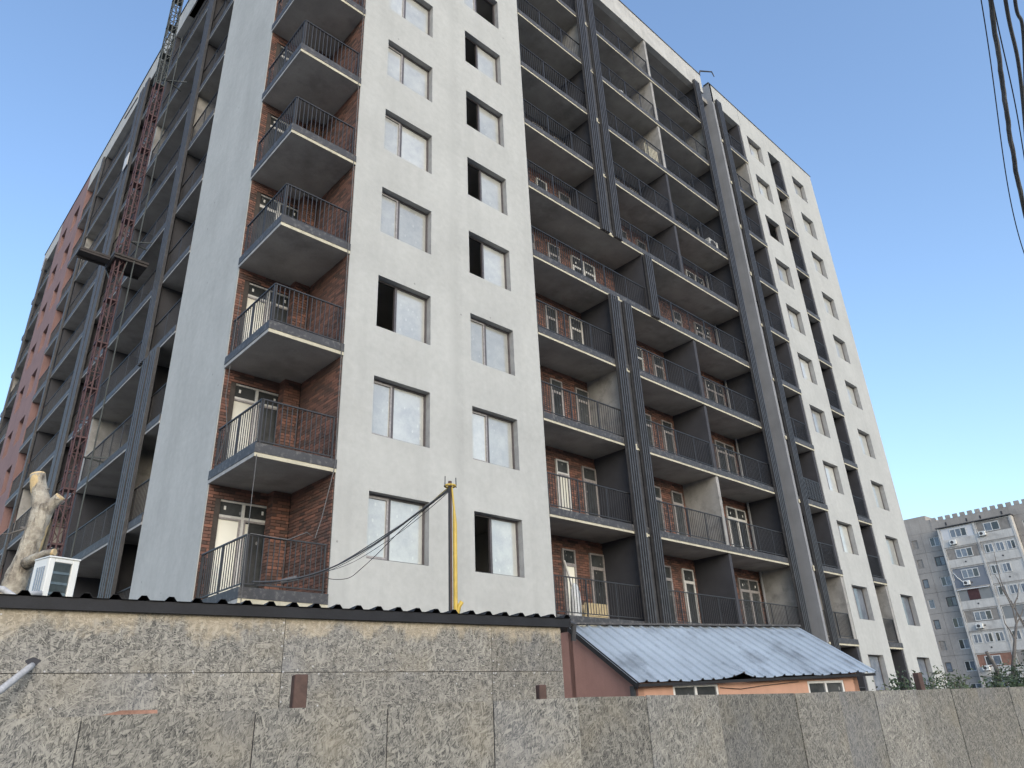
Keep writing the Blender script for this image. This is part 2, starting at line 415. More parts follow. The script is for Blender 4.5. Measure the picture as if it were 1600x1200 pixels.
part(MB().box(34.0, 43.5, 0, .3, ROOF0, ROOF1).box(30.87, 33.97, 0, .3, ROOF0, ROOF1), 'parapet', M['plaster'])
part(MB().box(14.88, 29.95, 0, .3, ROOF0, ROOF1), 'parapet', M['concrete_pale'])
part(MB().box(14.8, 30.0, -.03, .34, ROOF1, ROOF1+.05).box(30.8, 43.56, -.03, .34, ROOF1, ROOF1+.05).box(7.9, 14.8, -.03, .34, ROOF1, ROOF1+.05), 'coping', M['fascia'])
part(MB().box(6.0, 6.32, 2.42, 6.95, 0, ROOF1), 'facade_wall', M['plaster'])
part(MB().box(43.2, 43.5, .32, 14, 0, ROOF1), 'end_wall', M['plaster'])
part(MB().box(6.0, 6.3, 6.95, 31, ROOF0, ROOF1).box(6.0, 6.3, 38, 43, ROOF0, ROOF1), 'parapet', M['concrete_pale'])
part(MB().box(5.96, 6.34, 2.4, 43.04, ROOF1, ROOF1+.05), 'coping', M['fascia'])
# pink section of the left wing with its window holes
pinkh = []
for k in LEV:
    for y0 in (32.3, 35.4):
        pinkh.append((y0, y0+1.5, S(k)+1.15, S(k)+2.7))
part(wall(mpL(6.0), (31, 38), (0, ROOF1), pinkh, .32, 1), 'facade_wall', [M['pink'], M['pink']], fix=True)
part(MB().box(6.33, 7.6, 31.004, 31.28, 0, ROOF0), 'side_wall', M['pink'])
# roof, cores and rear walls
part(MB().box(6.05, 43.4, .31, 14, ROOF0, ROOF0+.3).box(6.31, 20, 14, 43, ROOF0, ROOF0+.3).box(6.02, 7.93, .02, 2.42, ROOF0, ROOF0+.3), 'roof_slab', M['soffit'])
part(MB().box(14.9, 33.84, 1.62, 1.9, 0, ROOF0), 'rear_loggia_wall', M['mortar'])
part(MB().box(7.6, 7.9, 2.42, 31, 0, ROOF0).box(7.6, 7.9, 38, 43, 0, ROOF0), 'rear_loggia_wall', M['mortar'])
part(MB().box(8.1, 43.2, 6.0, 6.2, 0, ROOF0).box(8.3, 43.4, 13.8, 14, 0, ROOF1).box(19.8, 20, 14, 43, 0, ROOF1).box(6.31, 20, 42.8, 43, 0, ROOF1), 'rear_wall', M['inside'])
for k in LEV:
    for b_ in ((8.0, 14.86, .33, 6), (34.06, 43.1, .33, 6), (7.9, 19.8, 14, 42.7)): part(MB().box(*b_, S(k), S(k)+FL), 'room_floor', M['inside'])
for a_, b_ in ((14.6, 14.87), (11.2, 11.4), (36.9, 37.1), (38.8, 39.0)): part(MB().box(a_, b_, .33, 6, 0, ROOF0), 'room_wall', M['inside'])

# --- windows of the white facades: frame > panes
def window(x0, x1, z0, z1, y, state, split=.4, glass='glass_dusty', frame='frame_dark'):
    xm = x0 + (x1-x0)*split; f = MB(); t = .055
    f.box(x0, x0+t, y, y+.07, z0, z1).box(x1-t, x1, y, y+.07, z0, z1).box(x0+t, x1-t, y, y+.07, z0, z0+t).box(x0+t, x1-t, y, y+.07, z1-t, z1)
    f.box(xm-.035, xm+.035, y-.003, y+.073, z0+t, z1-t)
    fr = part(f, 'window', M[frame])
    if state != 'left':
        g = MB(); s_ = .05; a, b, c, d = x0+t, xm-.035, z0+t, z1-t        # opening leaf with its own sash
        g.box(a, a+s_, y-.015, y+.055, c, d).box(b-s_, b, y-.015, y+.055, c, d).box(a+s_, b-s_, y-.015, y+.055, c, c+s_).box(a+s_, b-s_, y-.015, y+.055, d-s_, d)
        part(g, 'sash', M['frame'], fr)
        part(MB().box(a+s_, b-s_, y+.02, y+.035, c+s_, d-s_), 'pane', M[glass], fr)
    else:
        b = xm-.035; L_ = b - x0 - t                                    # leaf swung into the room
        part(MB().box(x0+t, x0+t+.05, y+.08, y+.08+L_, z0+t, z0+t+.06).box(x0+t, x0+t+.05, y+.08, y+.08+L_, z1-t-.06, z1-t)
             .box(x0+t, x0+t+.05, y+.08, y+.14, z0+t+.06, z1-t-.06).box(x0+t, x0+t+.05, y+.02+L_, y+.08+L_, z0+t+.06, z1-t-.06), 'sash', M['frame'], fr)
    if state != 'right':
        part(MB().box(xm+.035, x1-t, y+.03, y+.045, z0+t, z1-t), 'pane', M[glass], fr)
    part(MB().box(x0+.002, x1-.002, y-.16, y-.001, z0-.0, z0+.018), 'sill', M['fascia'], fr)
for k in range(-1, 10):
    z1 = S(k) + 2.73; z0 = z1 - 1.57
    window(*colA, z0, z1, .19, 'left' if k == 2 else 'shut', .40)
    window(*colB, z0, z1, .19, 'left' if k in (0, 3, 4, 5, 6) else 'right' if k == 7 else 'shut', .42)
    window(*colC, z0+.03, z1-.04, .22, 'shut' if k != 7 else 'right', .36, 'glass_blue' if k < 1 else 'glass_dusty')
    window(*colD, z0+.03, z1-.04, .22, 'left' if k in (7, 5) else 'shut', .33, 'glass_blue' if k < 1 else 'glass_dusty')
for (y0, y1, z0, z1) in pinkh:
    t = .06; X = 6.2
    fr = part(MB().box(X, X+.07, y0, y0+t, z0, z1).box(X, X+.07, y1-t, y1, z0, z1).box(X, X+.07, y0+t, y1-t, z0, z0+t).box(X, X+.07, y0+t, y1-t, z1-t, z1).box(X-.003, X+.073, (y0+y1)/2-.04, (y0+y1)/2+.04, z0+t, z1-t), 'window', M['frame_dark'])
    ym = (y0+y1)/2
    for a, b in ((y0+t, ym-.04), (ym+.04, y1-t)):
        part(MB().box(X+.03, X+.045, a, b, z0+t, z1-t), 'pane', M['glass_dark'], fr)

# --- slabs: concrete slab with a pale bottom edge and a dark band
def slab_R(x0, x1, k, y1, edge='cream'):
    z = S(k)
    o = part(MB().box(x0, x1, .0, y1, z, z+FL), 'balcony_slab', M['soffit'])
    part(MB().box(x0+.002, x1-.002, -.022, -.001, z-.004, z+.066), 'slab_edge', M[edge], o)
    part(MB().box(x0+.002, x1-.002, -.034, -.001, z+.068, z+.285), 'edge_band', M['fascia'], o)
def slab_L(y0, y1, k, x1, edge='pale_edge'):
    z = S(k)
    o = part(MB().box(6.0, x1, y0, y1, z, z+FL), 'balcony_slab', M['soffit'])
    part(MB().box(5.978, 5.999, y0+.002, y1-.002, z-.004, z+.066), 'slab_edge', M[edge], o)
    part(MB().box(5.966, 5.999, y0+.002, y1-.002, z+.068, z+.285), 'edge_band', M['fascia'], o)
for k in LEV:
    slab_R(14.89, 29.45, k, 1.62); slab_R(31.06, 33.84, k, 1.62); slab_R(37.16, 38.74, k, 1.62)
    slab_L(6.96, 30.99, k, 7.6); slab_L(38.01, 43, k, 7.6)
    z = S(k)                                  # corner balcony
    o = part(MB().box(6.0, 7.9, 0, 2.40, z, z+FL), 'balcony_slab', M['soffit'])
    part(MB().box(5.978, 7.925, -.022, -.001, z-.004, z+.082), 'slab_edge', M['cream'], o)
    part(MB().box(5.978, 5.999, 0, 2.41, z-.004, z+.082), 'slab_edge', M['pale_edge'], o)
    part(MB().box(5.966, 7.925, -.034, -.001, z+.084, z+.30), 'edge_band', M['fascia'], o)
    part(MB().box(5.966, 5.999, 0, 2.41, z+.084, z+.30), 'edge_band', M['fascia'], o)

# --- partitions between loggias (dark painted or still bare concrete)
def partition(x0, x1, k, bare=False, y1=1.61):
    part(MB().box(x0, x1, .03, y1, S(k)+FL, S(k+1)), 'partition_wall', M['concrete' if bare else 'dark_wall'])
for k in LEV:
    if k != 4:
        partition(19.0, 19.76, k, k in (2, 8)); partition(24.38, 24.55, k, k in (1, 8, 9, 7))
    else: partition(21.42, 21.88, k)
    partition(29.2, 29.44, k, k in (0, 8))
    partition(33.62, 33.84, k, k in (0, 8), 1.61)
    partition(37.16, 37.2, k); partition(38.56, 38.74, k, k in (0, 8))
    for y0, y1 in ((9.55, 9.85), (15.6, 15.8), (19.6, 20.0), (27.0, 27.25), (38.02, 38.2), (42.7, 43)):
        part(MB().box(6.04, 7.59, y0, y1, S(k)+FL, S(k+1)), 'partition_wall', M['concrete' if (k*7+int(y0*3)) % 5 == 0 or (y0 == 15.6 and k == 2) else 'dark_wall'])
    part(MB().box(6.3, 6.33, 6.96, 7.0, S(k)+FL, S(k+1)), 'partition_edge', M['dark_wall'])
# recess with the grey return wall
part(MB().box(30.85, 31.05, .0, 1.6, 0, ROOF1), 'return_wall', M['plaster_grey'])
part(MB().box(29.45, 30.85, .95, 1.6, 0, ROOF0), 'recess_wall', M['dark_wall'])

# --- dark louvre fins: backing panel > bars
def fin_R(x0, x1, z0, z1, n=4):
    o = part(MB().box(x0, x1, -.075, -.036, z0, z1), 'louvre_fin', M['dark_metal'])
    st = (x1 - x0) / n
    me = MB().box(0, st*.5, -.085, 0, z0, z1).mesh('louvre_bar', M['dark_metal'])
    for i in range(n):
        b = obj('louvre_bar', me, o); b.location = (x0 + st*(i+.21), -.0755, 0)
def fin_L(y0, y1, z0, z1, n=4):
    o = part(MB().box(5.925, 5.964, y0, y1, z0, z1), 'louvre_fin', M['dark_metal'])
    st = (y1 - y0) / n
    me = MB().box(-.055, 0, 0, st*.58, z0, z1).mesh('louvre_bar', M['dark_metal'])
    for i in range(n):
        b = obj('louvre_bar', me, o); b.location = (5.9245, y0 + st*(i+.21), 0)
for z0, z1 in ((0.3, S(4)), (S(5)-.03, ROOF0+.05)):
    fin_R(18.75, 19.24, z0, z1); fin_R(19.56, 20.02, z0, z1)
    part(MB().box(19.26, 19.54, -.02, .0, z0, z1), 'fin_panel', M['dark_metal'])
fin_R(21.4, 21.9, S(4)+.02, S(5)-.03)
fin_R(28.84, 29.4, .3, ROOF0+.25); fin_R(31.12, 31.65, .3, ROOF0+.25)
fin_L(9.35, 10.1, S(3)+.03, ROOF0); fin_L(8.85, 9.5, .3, S(3)-.02, 3); fin_L(8.15, 8.75, .3, S(3)-.02, 3)
fin_L(19.1, 19.75, .3, ROOF0); fin_L(19.95, 20.6, .3, ROOF0)
fin_L(27.0, 27.4, .3, ROOF0, 2); fin_L(40.9, 41.3, .3, ROOF0, 2)
nib = MB()
for k in LEV:
    for x, w_ in ((19.33, .13), (30.95, .16)):
        nib.box(x, x+w_*random.uniform(.6, 1), -.045, -.021, S(k)-.05*random.random(), S(k)+.08+.12*random.random())
tag(part(nib, 'mortar_lumps', M['cream']), kind='stuff')

# --- railings: rails and posts > balusters
NB = 0
def railing(pts, k, step=.115, single=False, z_off=FL):
    global NB
    z0 = S(k) + z_off; zt = S(k) + 1.35; zb = z0 + .11
    f = MB(); bl = MB(); singles = []
    for a, b in zip(pts, pts[1:]):
        a = Vector((*a, 0)); b = Vector((*b, 0)); L_ = (b-a).length; d = (b-a)/L_
        f.bar(a + _z*zt, b + _z*zt, .045, .03); f.bar(a + _z*zb, b + _z*zb, .03, .025)
        npost = max(1, round(L_/1.25))
        for i in range(npost+1):
            p = a + d*(L_*i/npost); p = a + d*min(max((p-a).length, .03), L_-.03)
            f.box(p.x-.016, p.x+.016, p.y-.016, p.y+.016, z0+.005, zt-.015)
        n = max(1, int(L_/step))
        for i in range(1, n):
            p = a + d*(L_*i/n)
            if single: singles.append(p)
            else: bl.box(p.x-.0075, p.x+.0075, p.y-.0075, p.y+.0075, zb+.0125, zt-.015)
    o = part(f, 'railing', M['rail'])
    if single:
        for p in singles:
            b = obj('baluster', BAL, o); b.location = (p.x, p.y, zb+.0125); NB += 1
    elif bl.v: tag(part(bl, 'balusters', M['rail'], o), kind='stuff')
    return o
BAL = MB().box(-.008, .008, -.008, .008, 0, 1.35 - FL - .11 - .0125 - .015).mesh('baluster', M['rail'])
for k in LEV:
    railing([(6.06, 2.36), (6.06, .06), (7.86, .06)], k, .118, single=(0 <= k <= 8))
    if k != 4:
        railing([(14.92, .06), (18.98, .06)], k); railing([(19.78, .06), (24.36, .06)], k); railing([(24.57, .06), (29.18, .06)], k)
    else:
        railing([(14.92, .06), (21.4, .06)], k); railing([(21.9, .06), (29.18, .06)], k)
    railing([(31.07, .06), (33.6, .06)], k); railing([(37.22, .06), (38.54, .06)], k)
    for a, b in ((7.02, 9.53), (9.87, 15.58), (15.82, 19.58), (20.02, 26.98), (27.27, 30.95), (38.22, 42.68)):
        railing([(6.06, a), (6.06, b)], k, .13)

# --- brick work: mortar wall > bricks
BL, BH, JT = .25, .078, .012
def brick_cells(a0, a1, b0, b1, holes=()):
    out = []; j = 0; z = b0
    while z + BH <= b1 + .01:
        x = a0 - (BL/2 if j % 2 else 0)
        while x < a1:
            p0, p1 = max(x, a0), min(x + BL, a1)
            x += BL
            segs = [(p0, p1)]
            for h in holes:
                if z + BH*.5 > h[2] and z + BH*.5 < h[3]:
                    ns = []
                    for s0, s1 in segs:
                        if h[1] <= s0 or h[0] >= s1: ns.append((s0, s1)); continue
                        if h[0] > s0: ns.append((s0, h[0]))
                        if h[1] < s1: ns.append((h[1], s1))
                    segs = ns
            for s0, s1 in segs:
                if s1 - s0 > .035: out.append((s0 + JT/2, s1 - JT/2, z + JT/2, z + BH - JT/2))
        z += BH; j += 1
    return out
brick_me = MB().box(-.5, .5, -.5, .5, -.5, .5).mesh('brick', M['brick'])
def rb(): return random.uniform(-.003, .004)
cand = []
def brick_mesh(cells, plane, pos, depth, parent, collect):
    """plane 'R': faces -Y at y=pos; plane 'L': faces -X at x=pos"""
    mb = MB()
    for a0, a1, z0, z1 in cells:
        e = rb()
        if plane == 'R': bx = (a0, a1, pos - depth + e, pos, z0, z1)
        else: bx = (pos - depth + e, pos, a0, a1, z0, z1)
        if collect: cand.append((bx, parent))
        else: mb.box(*bx)
    return mb
DOOR = (6.2, 7.62)
for k in LEV:
    z0, z1 = S(k)+FL, S(k+1) if k < 9 else ROOF0
    bw = part(MB().box(7.92, 8.0, .025, 2.42, z0, z1).box(6.33, DOOR[0], 2.40, 2.62, z0, z1).box(DOOR[1], 8.0, 2.43, 2.65, z0, z1).box(DOOR[0], DOOR[1], 2.40, 2.62, S(k)+2.71, z1)
              .box(7.47, 7.9, 2.08, 2.42, z0, z1).box(6.02, 6.33, 2.412, 2.419, z0, z1), 'brick_wall', M['mortar'])
    col = (k == 0); mb = MB()
    for cells, pl, pos, dp in ((brick_cells(.03, 2.06, z0, z1), 'L', 7.921, .024),
                               (brick_cells(6.01, 7.46, z0, z1, [(*DOOR, z0, S(k)+2.71)]), 'R', 2.401, .02),
                               (brick_cells(7.445, 7.895, z0, z1), 'R', 2.081, .022),
                               (brick_cells(2.085, 2.38, z0, z1), 'L', 7.471, .022)):
        r = brick_mesh(cells, pl, pos, dp, bw, col)
        base = len(mb.v); mb.v += r.v; mb.f += [tuple(i+base for i in f) for f in r.f]; mb.mi += r.mi
    if not col: tag(part(mb, 'brickwork', M['brick'], bw), kind='stuff')
    else: bw0 = bw
cand.sort(key=lambda c: (Vector(((c[0][0]+c[0][1])/2, (c[0][2]+c[0][3])/2, (c[0][4]+c[0][5])/2)) - CAM).length)
rest = MB()
for i, (bx, par) in enumerate(cand):
    if i < 300:
        b = obj('brick', brick_me, par)
        b.location = ((bx[0]+bx[1])/2, (bx[2]+bx[3])/2, (bx[4]+bx[5])/2); b.scale = (bx[1]-bx[0], bx[3]-bx[2], bx[5]-bx[4])
    else: rest.box(*bx)
tag(part(rest, 'brickwork', M['brick'], bw0), kind='stuff')

def door(x0, x1, k, y, leaves, frame='frame_white', left_pale=False, h=2.6, tr=2.13, sticker=True, solid=True):
    z0 = S(k) + FL + .01; z1 = S(k) + h; zt = S(k) + tr; t = .05; n = leaves
    f = MB().box(x0, x0+t, y, y+.07, z0, z1).box(x1-t, x1, y, y+.07, z0, z1).box(x0+t, x1-t, y, y+.07, z1-t, z1).box(x0+t, x1-t, y, y+.07, zt-.03, zt+.03).box(x0+t, x1-t, y, y+.07, z0, z0+t)
    w_ = (x1 - x0) / n
    for i in range(1, n): f.box(x0+w_*i-.035, x0+w_*i+.035, y-.004, y+.074, z0+t, z1-t)
    fr = part(f, 'balcony_door', M[frame])
    for i in range(n):
        a = x0 + w_*i + (t if i == 0 else .036); b = x0 + w_*(i+1) - (t if i == n-1 else .036)
        part(MB().box(a, b, y+.03, y+.045, zt+.03, z1-t), 'pane', M['glass_dark'], fr)
        g = 'glass_pale' if (left_pale and i == 0) else 'glass_dark'
        s_ = .045
        part(MB().box(a, a+s_, y-.012, y+.05, z0+t, zt-.03).box(b-s_, b, y-.012, y+.05, z0+t, zt-.03).box(a+s_, b-s_, y-.012, y+.05, zt-.03-s_, zt-.03).box(a+s_, b-s_, y-.012, y+.05, z0+t, z0+t+s_), 'sash', M[frame if not left_pale else 'frame'], fr)
        part(MB().box(a+s_, b-s_, y+.02, y+.035, z0+t+s_, zt-.03-s_), 'pane', M[g], fr)
        if sticker and i < 2: part(MB().box((a+b)/2-.12*(-1)**i, (a+b)/2-.12*(-1)**i+.05, y+.022, y+.0285, zt+.16, zt+.25), 'sticker', M['sticker'], fr)
    return fr
for k in range(-1, 10):
    d_ = door(DOOR[0]+.01, DOOR[1]-.01, k, 2.44, 2, 'frame_white', left_pale=(k in (0, 1, 2)), h=2.70, tr=2.31)
    if k in (0, 1): part(MB().box(6.97, 7.09, 2.455, 2.47, S(k)+FL+.06, S(k)+2.2), 'jamb_strip', M['glass_pale'], d_)
    # doors of the right-hand loggias and the brick between them
    if k == 4: ds = [(16.0, 16.6, 1), (17.35, 18.0, 1), (18.7, 20.1, 2), (23.0, 24.5, 2), (25.6, 26.2, 1), (27.3, 28.6, 2)]
    else: ds = [(16.95, 17.55, 1), (18.26, 18.96, 1), (22.15, 22.72, 1), (23.45, 24.15, 1), (27.35, 28.87, 2)]
    ds += [(32.35, 33.35, 1)]
    for a, b, n in ds: door(a, b, k, 1.50, n, 'frame_white' if (k * 3 + n + int(a)) % 4 == 0 else 'frame', sticker=(n == 2), left_pale=(k in (0, 1) and a < 17.2))
    if k <= 5:
        z0, z1 = S(k)+FL, S(k+1)
        hs = [(a-.01, b+.01, z0, S(k)+2.61) for a, b, n in ds]
        mb = MB()
        for x0, x1 in ([(14.9, 18.99), (19.77, 24.37), (24.56, 29.19), (31.06, 33.61)] if k != 4 else [(14.9, 21.4), (21.9, 29.19), (31.06, 33.61)]):
            for c in brick_cells(x0, x1, z0, z1, hs): mb.box(c[0], c[1], 1.555+rb(), 1.61, c[2], c[3])
        bwo = part(MB().box(14.9, 33.6, 1.595, 1.6195, z0, z1), 'brick_wall', M['mortar'])
        tag(part(mb, 'brickwork', M['brick'], bwo), kind='stuff')
# woven screen tied to one loggia railing
ws = MB()
for i in range(24):
    for j in range(9):
        if (i + j) % 2: ws.box(31.72+i*.078, 31.79+i*.078, .015, .035, S(2)+.38+j*.105, S(2)+.475+j*.105)
tag(part(ws, 'woven_screen', M['dark_metal']), kind='stuff')
# drain pipes in the third loggia column
for k in range(-1, 8): part(MB().tube([(29.05, 1.42, S(k)+FL), (29.05, 1.42, S(k+1))], .055, 8), 'drain_pipe', M['plaster_grey'])

# ------------------------------------------------------------------ construction hoist on the left wing
hz = tag(empty('construction_hoist', (5.1, 12.3, 0)), 'red lattice hoist mast with a dark platform in front of the left wing', 'hoist')
W_, HS = .17, 1.8
def mast_section(mat):
    s = MB()
    for sx in (-1, 1):
        for sy in (-1, 1): s.tube([(sx*W_, sy*W_, 0), (sx*W_, sy*W_, HS)], .026, 6)
    for i in range(3):
        z0 = HS*i/3; z1 = HS*(i+1)/3
        for a, b in (((-1,-1),(1,-1)), ((1,-1),(1,1)), ((1,1),(-1,1)), ((-1,1),(-1,-1))):
            s.bar((a[0]*W_, a[1]*W_, z0+.02), (b[0]*W_, b[1]*W_, z0+.02), .03)
            p, q = (a, b) if i % 2 == 0 else (b, a)
            s.bar((p[0]*W_, p[1]*W_, z0+.04), (q[0]*W_, q[1]*W_, z1-.02), .024)
    s.box(-W_-.03, W_+.03, -W_-.03, W_+.03, -.03, .015)
    s.box(-.05, -.0, -W_-.045, -W_-.02, 0, HS)
    return s.mesh('mast_section', mat)
ms_r, ms_d = mast_section(M['hoist_red']), mast_section(M['hoist_dark'])
z = 0
while z < 39:
    o = obj('mast_section', ms_r if z < 25.5 else ms_d, hz); o.location = (0, 0, z); z += HS
MB().tube([(.42, -.35, 0), (.42, -.35, 30)], .025, 6).build('guide_cable', M['hoist_dark'], hz)
for zt in (10.2, 19.0, 27.6):
    MB().bar((W_, 0, zt), (.95, .25, zt), .04).bar((W_, .1, zt), (.95, -.4, zt), .04).build('wall_tie', M['hoist_dark'], hz)
pf = MB().box(-1.35, -.32, -.05, .6, 17.95, 18.03).box(-1.33, -.34, -.03, .03, 17.87, 17.95).box(-1.33, -.34, .5, .56, 17.87, 17.95).build('platform_deck', M['deck'], hz)
pf = MB().box(-.3, .93, -.4, .8, 17.98, 18.07).box(-.28, .9, -.36, -.3, 17.88, 17.98).box(-.28, .9, .7, .76, 17.88, 17.98).box(-.28, -.22, -.3, .7, 17.88, 17.98).build('platform_deck', M['deck'], hz)
MB().bar((-.25, .75, 17.9), (-.1, .1, 17.0), .035).bar((.2, -.3, 17.9), (.1, -.1, 17.0), .035).build('platform_brace', M['hoist_dark'], hz)

# ------------------------------------------------------------------ strand board fence
fence = tag(empty('board_fence', (5.5, -9.6, 0)), 'grey weathered strand board fence along the bottom of the view', 'fence')
FX = [(-150,1128,5.5), (128,1119,5.7), (400,1109,6.1), (606,1102.5,6.4), (771,1094,6.65), (903,1089,6.95), (1010,1087,7.35), (1121,1085,8.2), (1242,1084,9.6), (1310,1082,10.2),
      (1365,1079,10.8), (1430,1078,11.5), (1485,1075,12.3), (1525,1073.5,12.8), (1575,1072.5,13.35), (1618,1072,13.9), (1670,1071,14.6), (1730,1069,15.5)]
FP = [at(*q) for q in FX]
def board(p, q, z0, zp, zq, mat, parent, name, thick=.012, off=0.0):
    "upright board from p to q (plan), own axes: x along, y thickness, z up"
    d = Vector((q.x-p.x, q.y-p.y, 0)); L_ = d.length; a = math.atan2(d.y, d.x)
    g = .004
    o = MB().hexa([(g, 0, z0), (L_-g, 0, z0), (L_-g, thick, z0), (g, thick, z0), (g, 0, zp), (L_-g, 0, zq), (L_-g, thick, zq), (g, thick, zp)]).build(name, mat, parent)
    o.rotation_euler = (0, 0, a); n = Vector((-math.sin(a), math.cos(a), 0))
    o.location = Vector((p.x, p.y, 0)) + n*off - parent.location
    return o
for i in range(len(FP)-1):
    p, q = FP[i], FP[i+1]; j = random.uniform(-.006, .006)
    board(p, q, .02, 1.752 + j, 1.752 + random.uniform(-.006, .006), M['osb_fence'], fence, 'board', off=(i % 2)*.009)
for (x, y, dep, zt, wd) in ((469, 1055, 6.9, 2.04, .12), (845, 1071, 8.0, 1.91, .085), (1432, 1050, 12.2, 2.0, .10)):
    P = at(x, y, dep) - fence.location
    MB().box(P.x-wd/2, P.x+wd/2, P.y-wd/2, P.y+wd/2, 0, zt).mesh
    o = MB().box(-wd/2, wd/2, -wd/2, wd/2, 0, zt).build('post', M['rust'], fence, bevel=.008); o.location = (P.x, P.y, 0); o.rotation_euler = (0, 0, -.25)
for i in range(len(FP)-1):
    d = (FP[i+1]-FP[i]); d.z = 0; n = Vector((-d.y, d.x, 0)).normalized()
    a = FP[i] + n*.05 - fence.location; b = FP[i+1] + n*.05 - fence.location
    s = MB()
    for zz in (.5, 1.45): s.bar((a.x, a.y, zz), (b.x, b.y, zz), .05, .05)
    s.build('rail', M['rust'], fence)

for i in range(1, len(FP)-1):
    P = FP[i] - fence.location; d = FP[i+1]-FP[i-1]; n = Vector((-d.y, d.x, 0)).normalized(); P += n*.024
    o = MB().box(-.03, .03, -.002, .02, .02, 1.72).build('batten', M['dark_wall'], fence); o.location = (P.x, P.y, 0); o.rotation_euler = (0, 0, math.atan2(d.y, d.x))

M['offcut'] = surf('reddish_strand_board', (.27, .15, .11), .45, 14, .85)
oa, ob, oc, od = (at(x, y, dp) - fence.location for x, y, dp in ((146, 1121, 5.84), (246, 1117, 5.99), (246, 1109, 5.99), (190, 1110, 5.9)))
oth = Vector((-.004, .012, 0))
MB().hexa([oa, ob, ob+oth, oa+oth, od, oc, oc+oth, od+oth]).build('reddish_offcut', M['offcut'], fence)

# ------------------------------------------------------------------ strand board shed with a black ribbed roof
A0, A1 = Vector((1.19, -6.40, 0)), Vector((7.19, -7.40, 0))
sdir = (A1 - A0).normalized(); sn = Vector((-sdir.y, sdir.x, 0)); sa = math.atan2(sdir.y, sdir.x)
shed = tag(empty('board_shed', A1, sa), 'low strand board shed with black ribbed roof edge behind the fence', 'shed')
# local: x along the wall (0 at right end, negative to the left), y into the shed
def sx(px): # local x of a photo column on the wall
    p = at(px, 1010, 7.0); d = Vector((p.x - CAM.x, p.y - CAM.y, 0)); 
    t = ((A0 - CAM).cross(d)).z / (d.cross(sdir)).z
    return ((A0 + sdir*t) - A1).dot(sdir)
seams = [sx(443) - 2.5*2, sx(443) - 2.5, sx(443), sx(768), 0.0]
for i in range(len(seams)-1):
    x0, x1 = seams[i], seams[i+1]
    for z0, z1 in ((.03, 2.128), (2.134, 2.70)):
        o = MB().box(.003, x1-x0-.003, 0, .012, z0, z1).build('board', M['osb_shed'], shed); o.location = (x0, 0, 0)
MB().box(-.012, -.0, .013, 2.0, .03, 2.7).build('board', M['osb_shed'], shed)
X0 = seams[0]
MB().box(X0, X0+.012, .013, 2.0, .03, 2.7).box(X0+.012, -.012, 1.99, 2.0, .03, 2.7).build('rear_board', M['osb_shed'], shed)
MB().box(X0-.1, .14, -.055, -.015, 2.66, 2.765).build('fascia', M['roof_black'], shed)
MB().tube([(.12, -.04, 2.72), (.2, -.035, 2.70), (.2, .0, 2.5)], .035, 8).build('downpipe', M['dark_metal'], shed)
# ribbed roof sheets
def ribbed(w, L_, pitch=.2, h=.035, slope=0.0, thick=.003, bend=None):
    s = MB(); prof = []; x = 0
    while x < w - 1e-6:
        prof += [(x, 0), (x+pitch*.55, 0), (x+pitch*.68, h), (x+pitch*.87, h)]; x += pitch
    prof.append((w, 0)); prof = [p for p in prof if p[0] <= w + 1e-6]
    ny = 10; base = 0
    for j in range(ny+1):
        y = L_*j/ny
        for (px_, pz) in prof:
            zz = pz + slope*y
            if bend: zz += bend(px_, y)
            s.v.append((px_, y, zz))
    n = len(prof)
    for j in range(ny):
        for i in range(n-1):
            s.f.append((j*n+i, j*n+i+1, (j+1)*n+i+1, (j+1)*n+i)); s.mi.append(0)
    m0 = len(s.v); s.v += [(a, b, c - thick) for a, b, c in s.v[:m0]]
    for f in list(s.f[:]): s.f.append(tuple(m0+i for i in reversed(f))); s.mi.append(0)
    for i in range(n-1):
        s.f.append((i, m0+i, m0+i+1, i+1)); s.mi.append(0)
        a = ny*n; s.f.append((a+i, a+i+1, m0+a+i+1, m0+a+i)); s.mi.append(0)
    return s
rs = ribbed(1.2, 2.1, .24, .040, -.02).mesh('roof_sheet', M['roof_black'])
x = .12 - 1.2
while x > X0 - 1.2:
    o = obj('roof_sheet', rs, shed); o.location = (x, -.075, 2.772); x -= 1.2
scr = MB()
def screw(x, z): scr.tube([(x, -.004, z), (x, .001, z)], .009, 6)
for i in range(-34, 0): screw(i*.245 + random.uniform(-.04, .04), 2.13 + random.choice((-.02, .02)) + random.uniform(-.006, .006))
for sxx in seams[1:-1]:
    for j in range(8): screw(sxx + random.choice((-.018, .018)), 1.75 + .125*j + random.uniform(-.02, .02))
for _ in range(14): screw(random.uniform(-7, -.1), random.uniform(1.75, 2.6))
tag(scr.build('screws', M['cable_pale'], shed), kind='stuff')

# grey pipe coming out of the shed wall
p0, p1 = at(-60, 1118, 5.95), at(56, 1036, 6.62)
pp = MB().tube([p0, p0.lerp(p1, .5) + Vector((0,0,-.02)), p1.lerp(p0, .12), p1 + Vector((.02,.12,.01))], [.034, .03, .028, .026], 10)
tag(pp.build('insulated_pipe', M['cable_pale'], smooth=True), 'pale grey pipe poking out of a hole in the shed boards', 'pipe')
hl_ = MB(); hx = sx(57); nn = 14
hl_.v = [(hx + math.cos(6.283*i/nn)*(.055 + .012*math.sin(i*1.3)), -.0015, 2.225 + math.sin(6.283*i/nn)*(.034 + .006*math.cos(i*1.7))) for i in range(nn)]
hl_.f = [tuple(range(nn))]; hl_.mi = [0]; hl_.build('hole_shade_patch', M['dark_wall'], shed)  # flat dark patch painted for the shade inside the opening

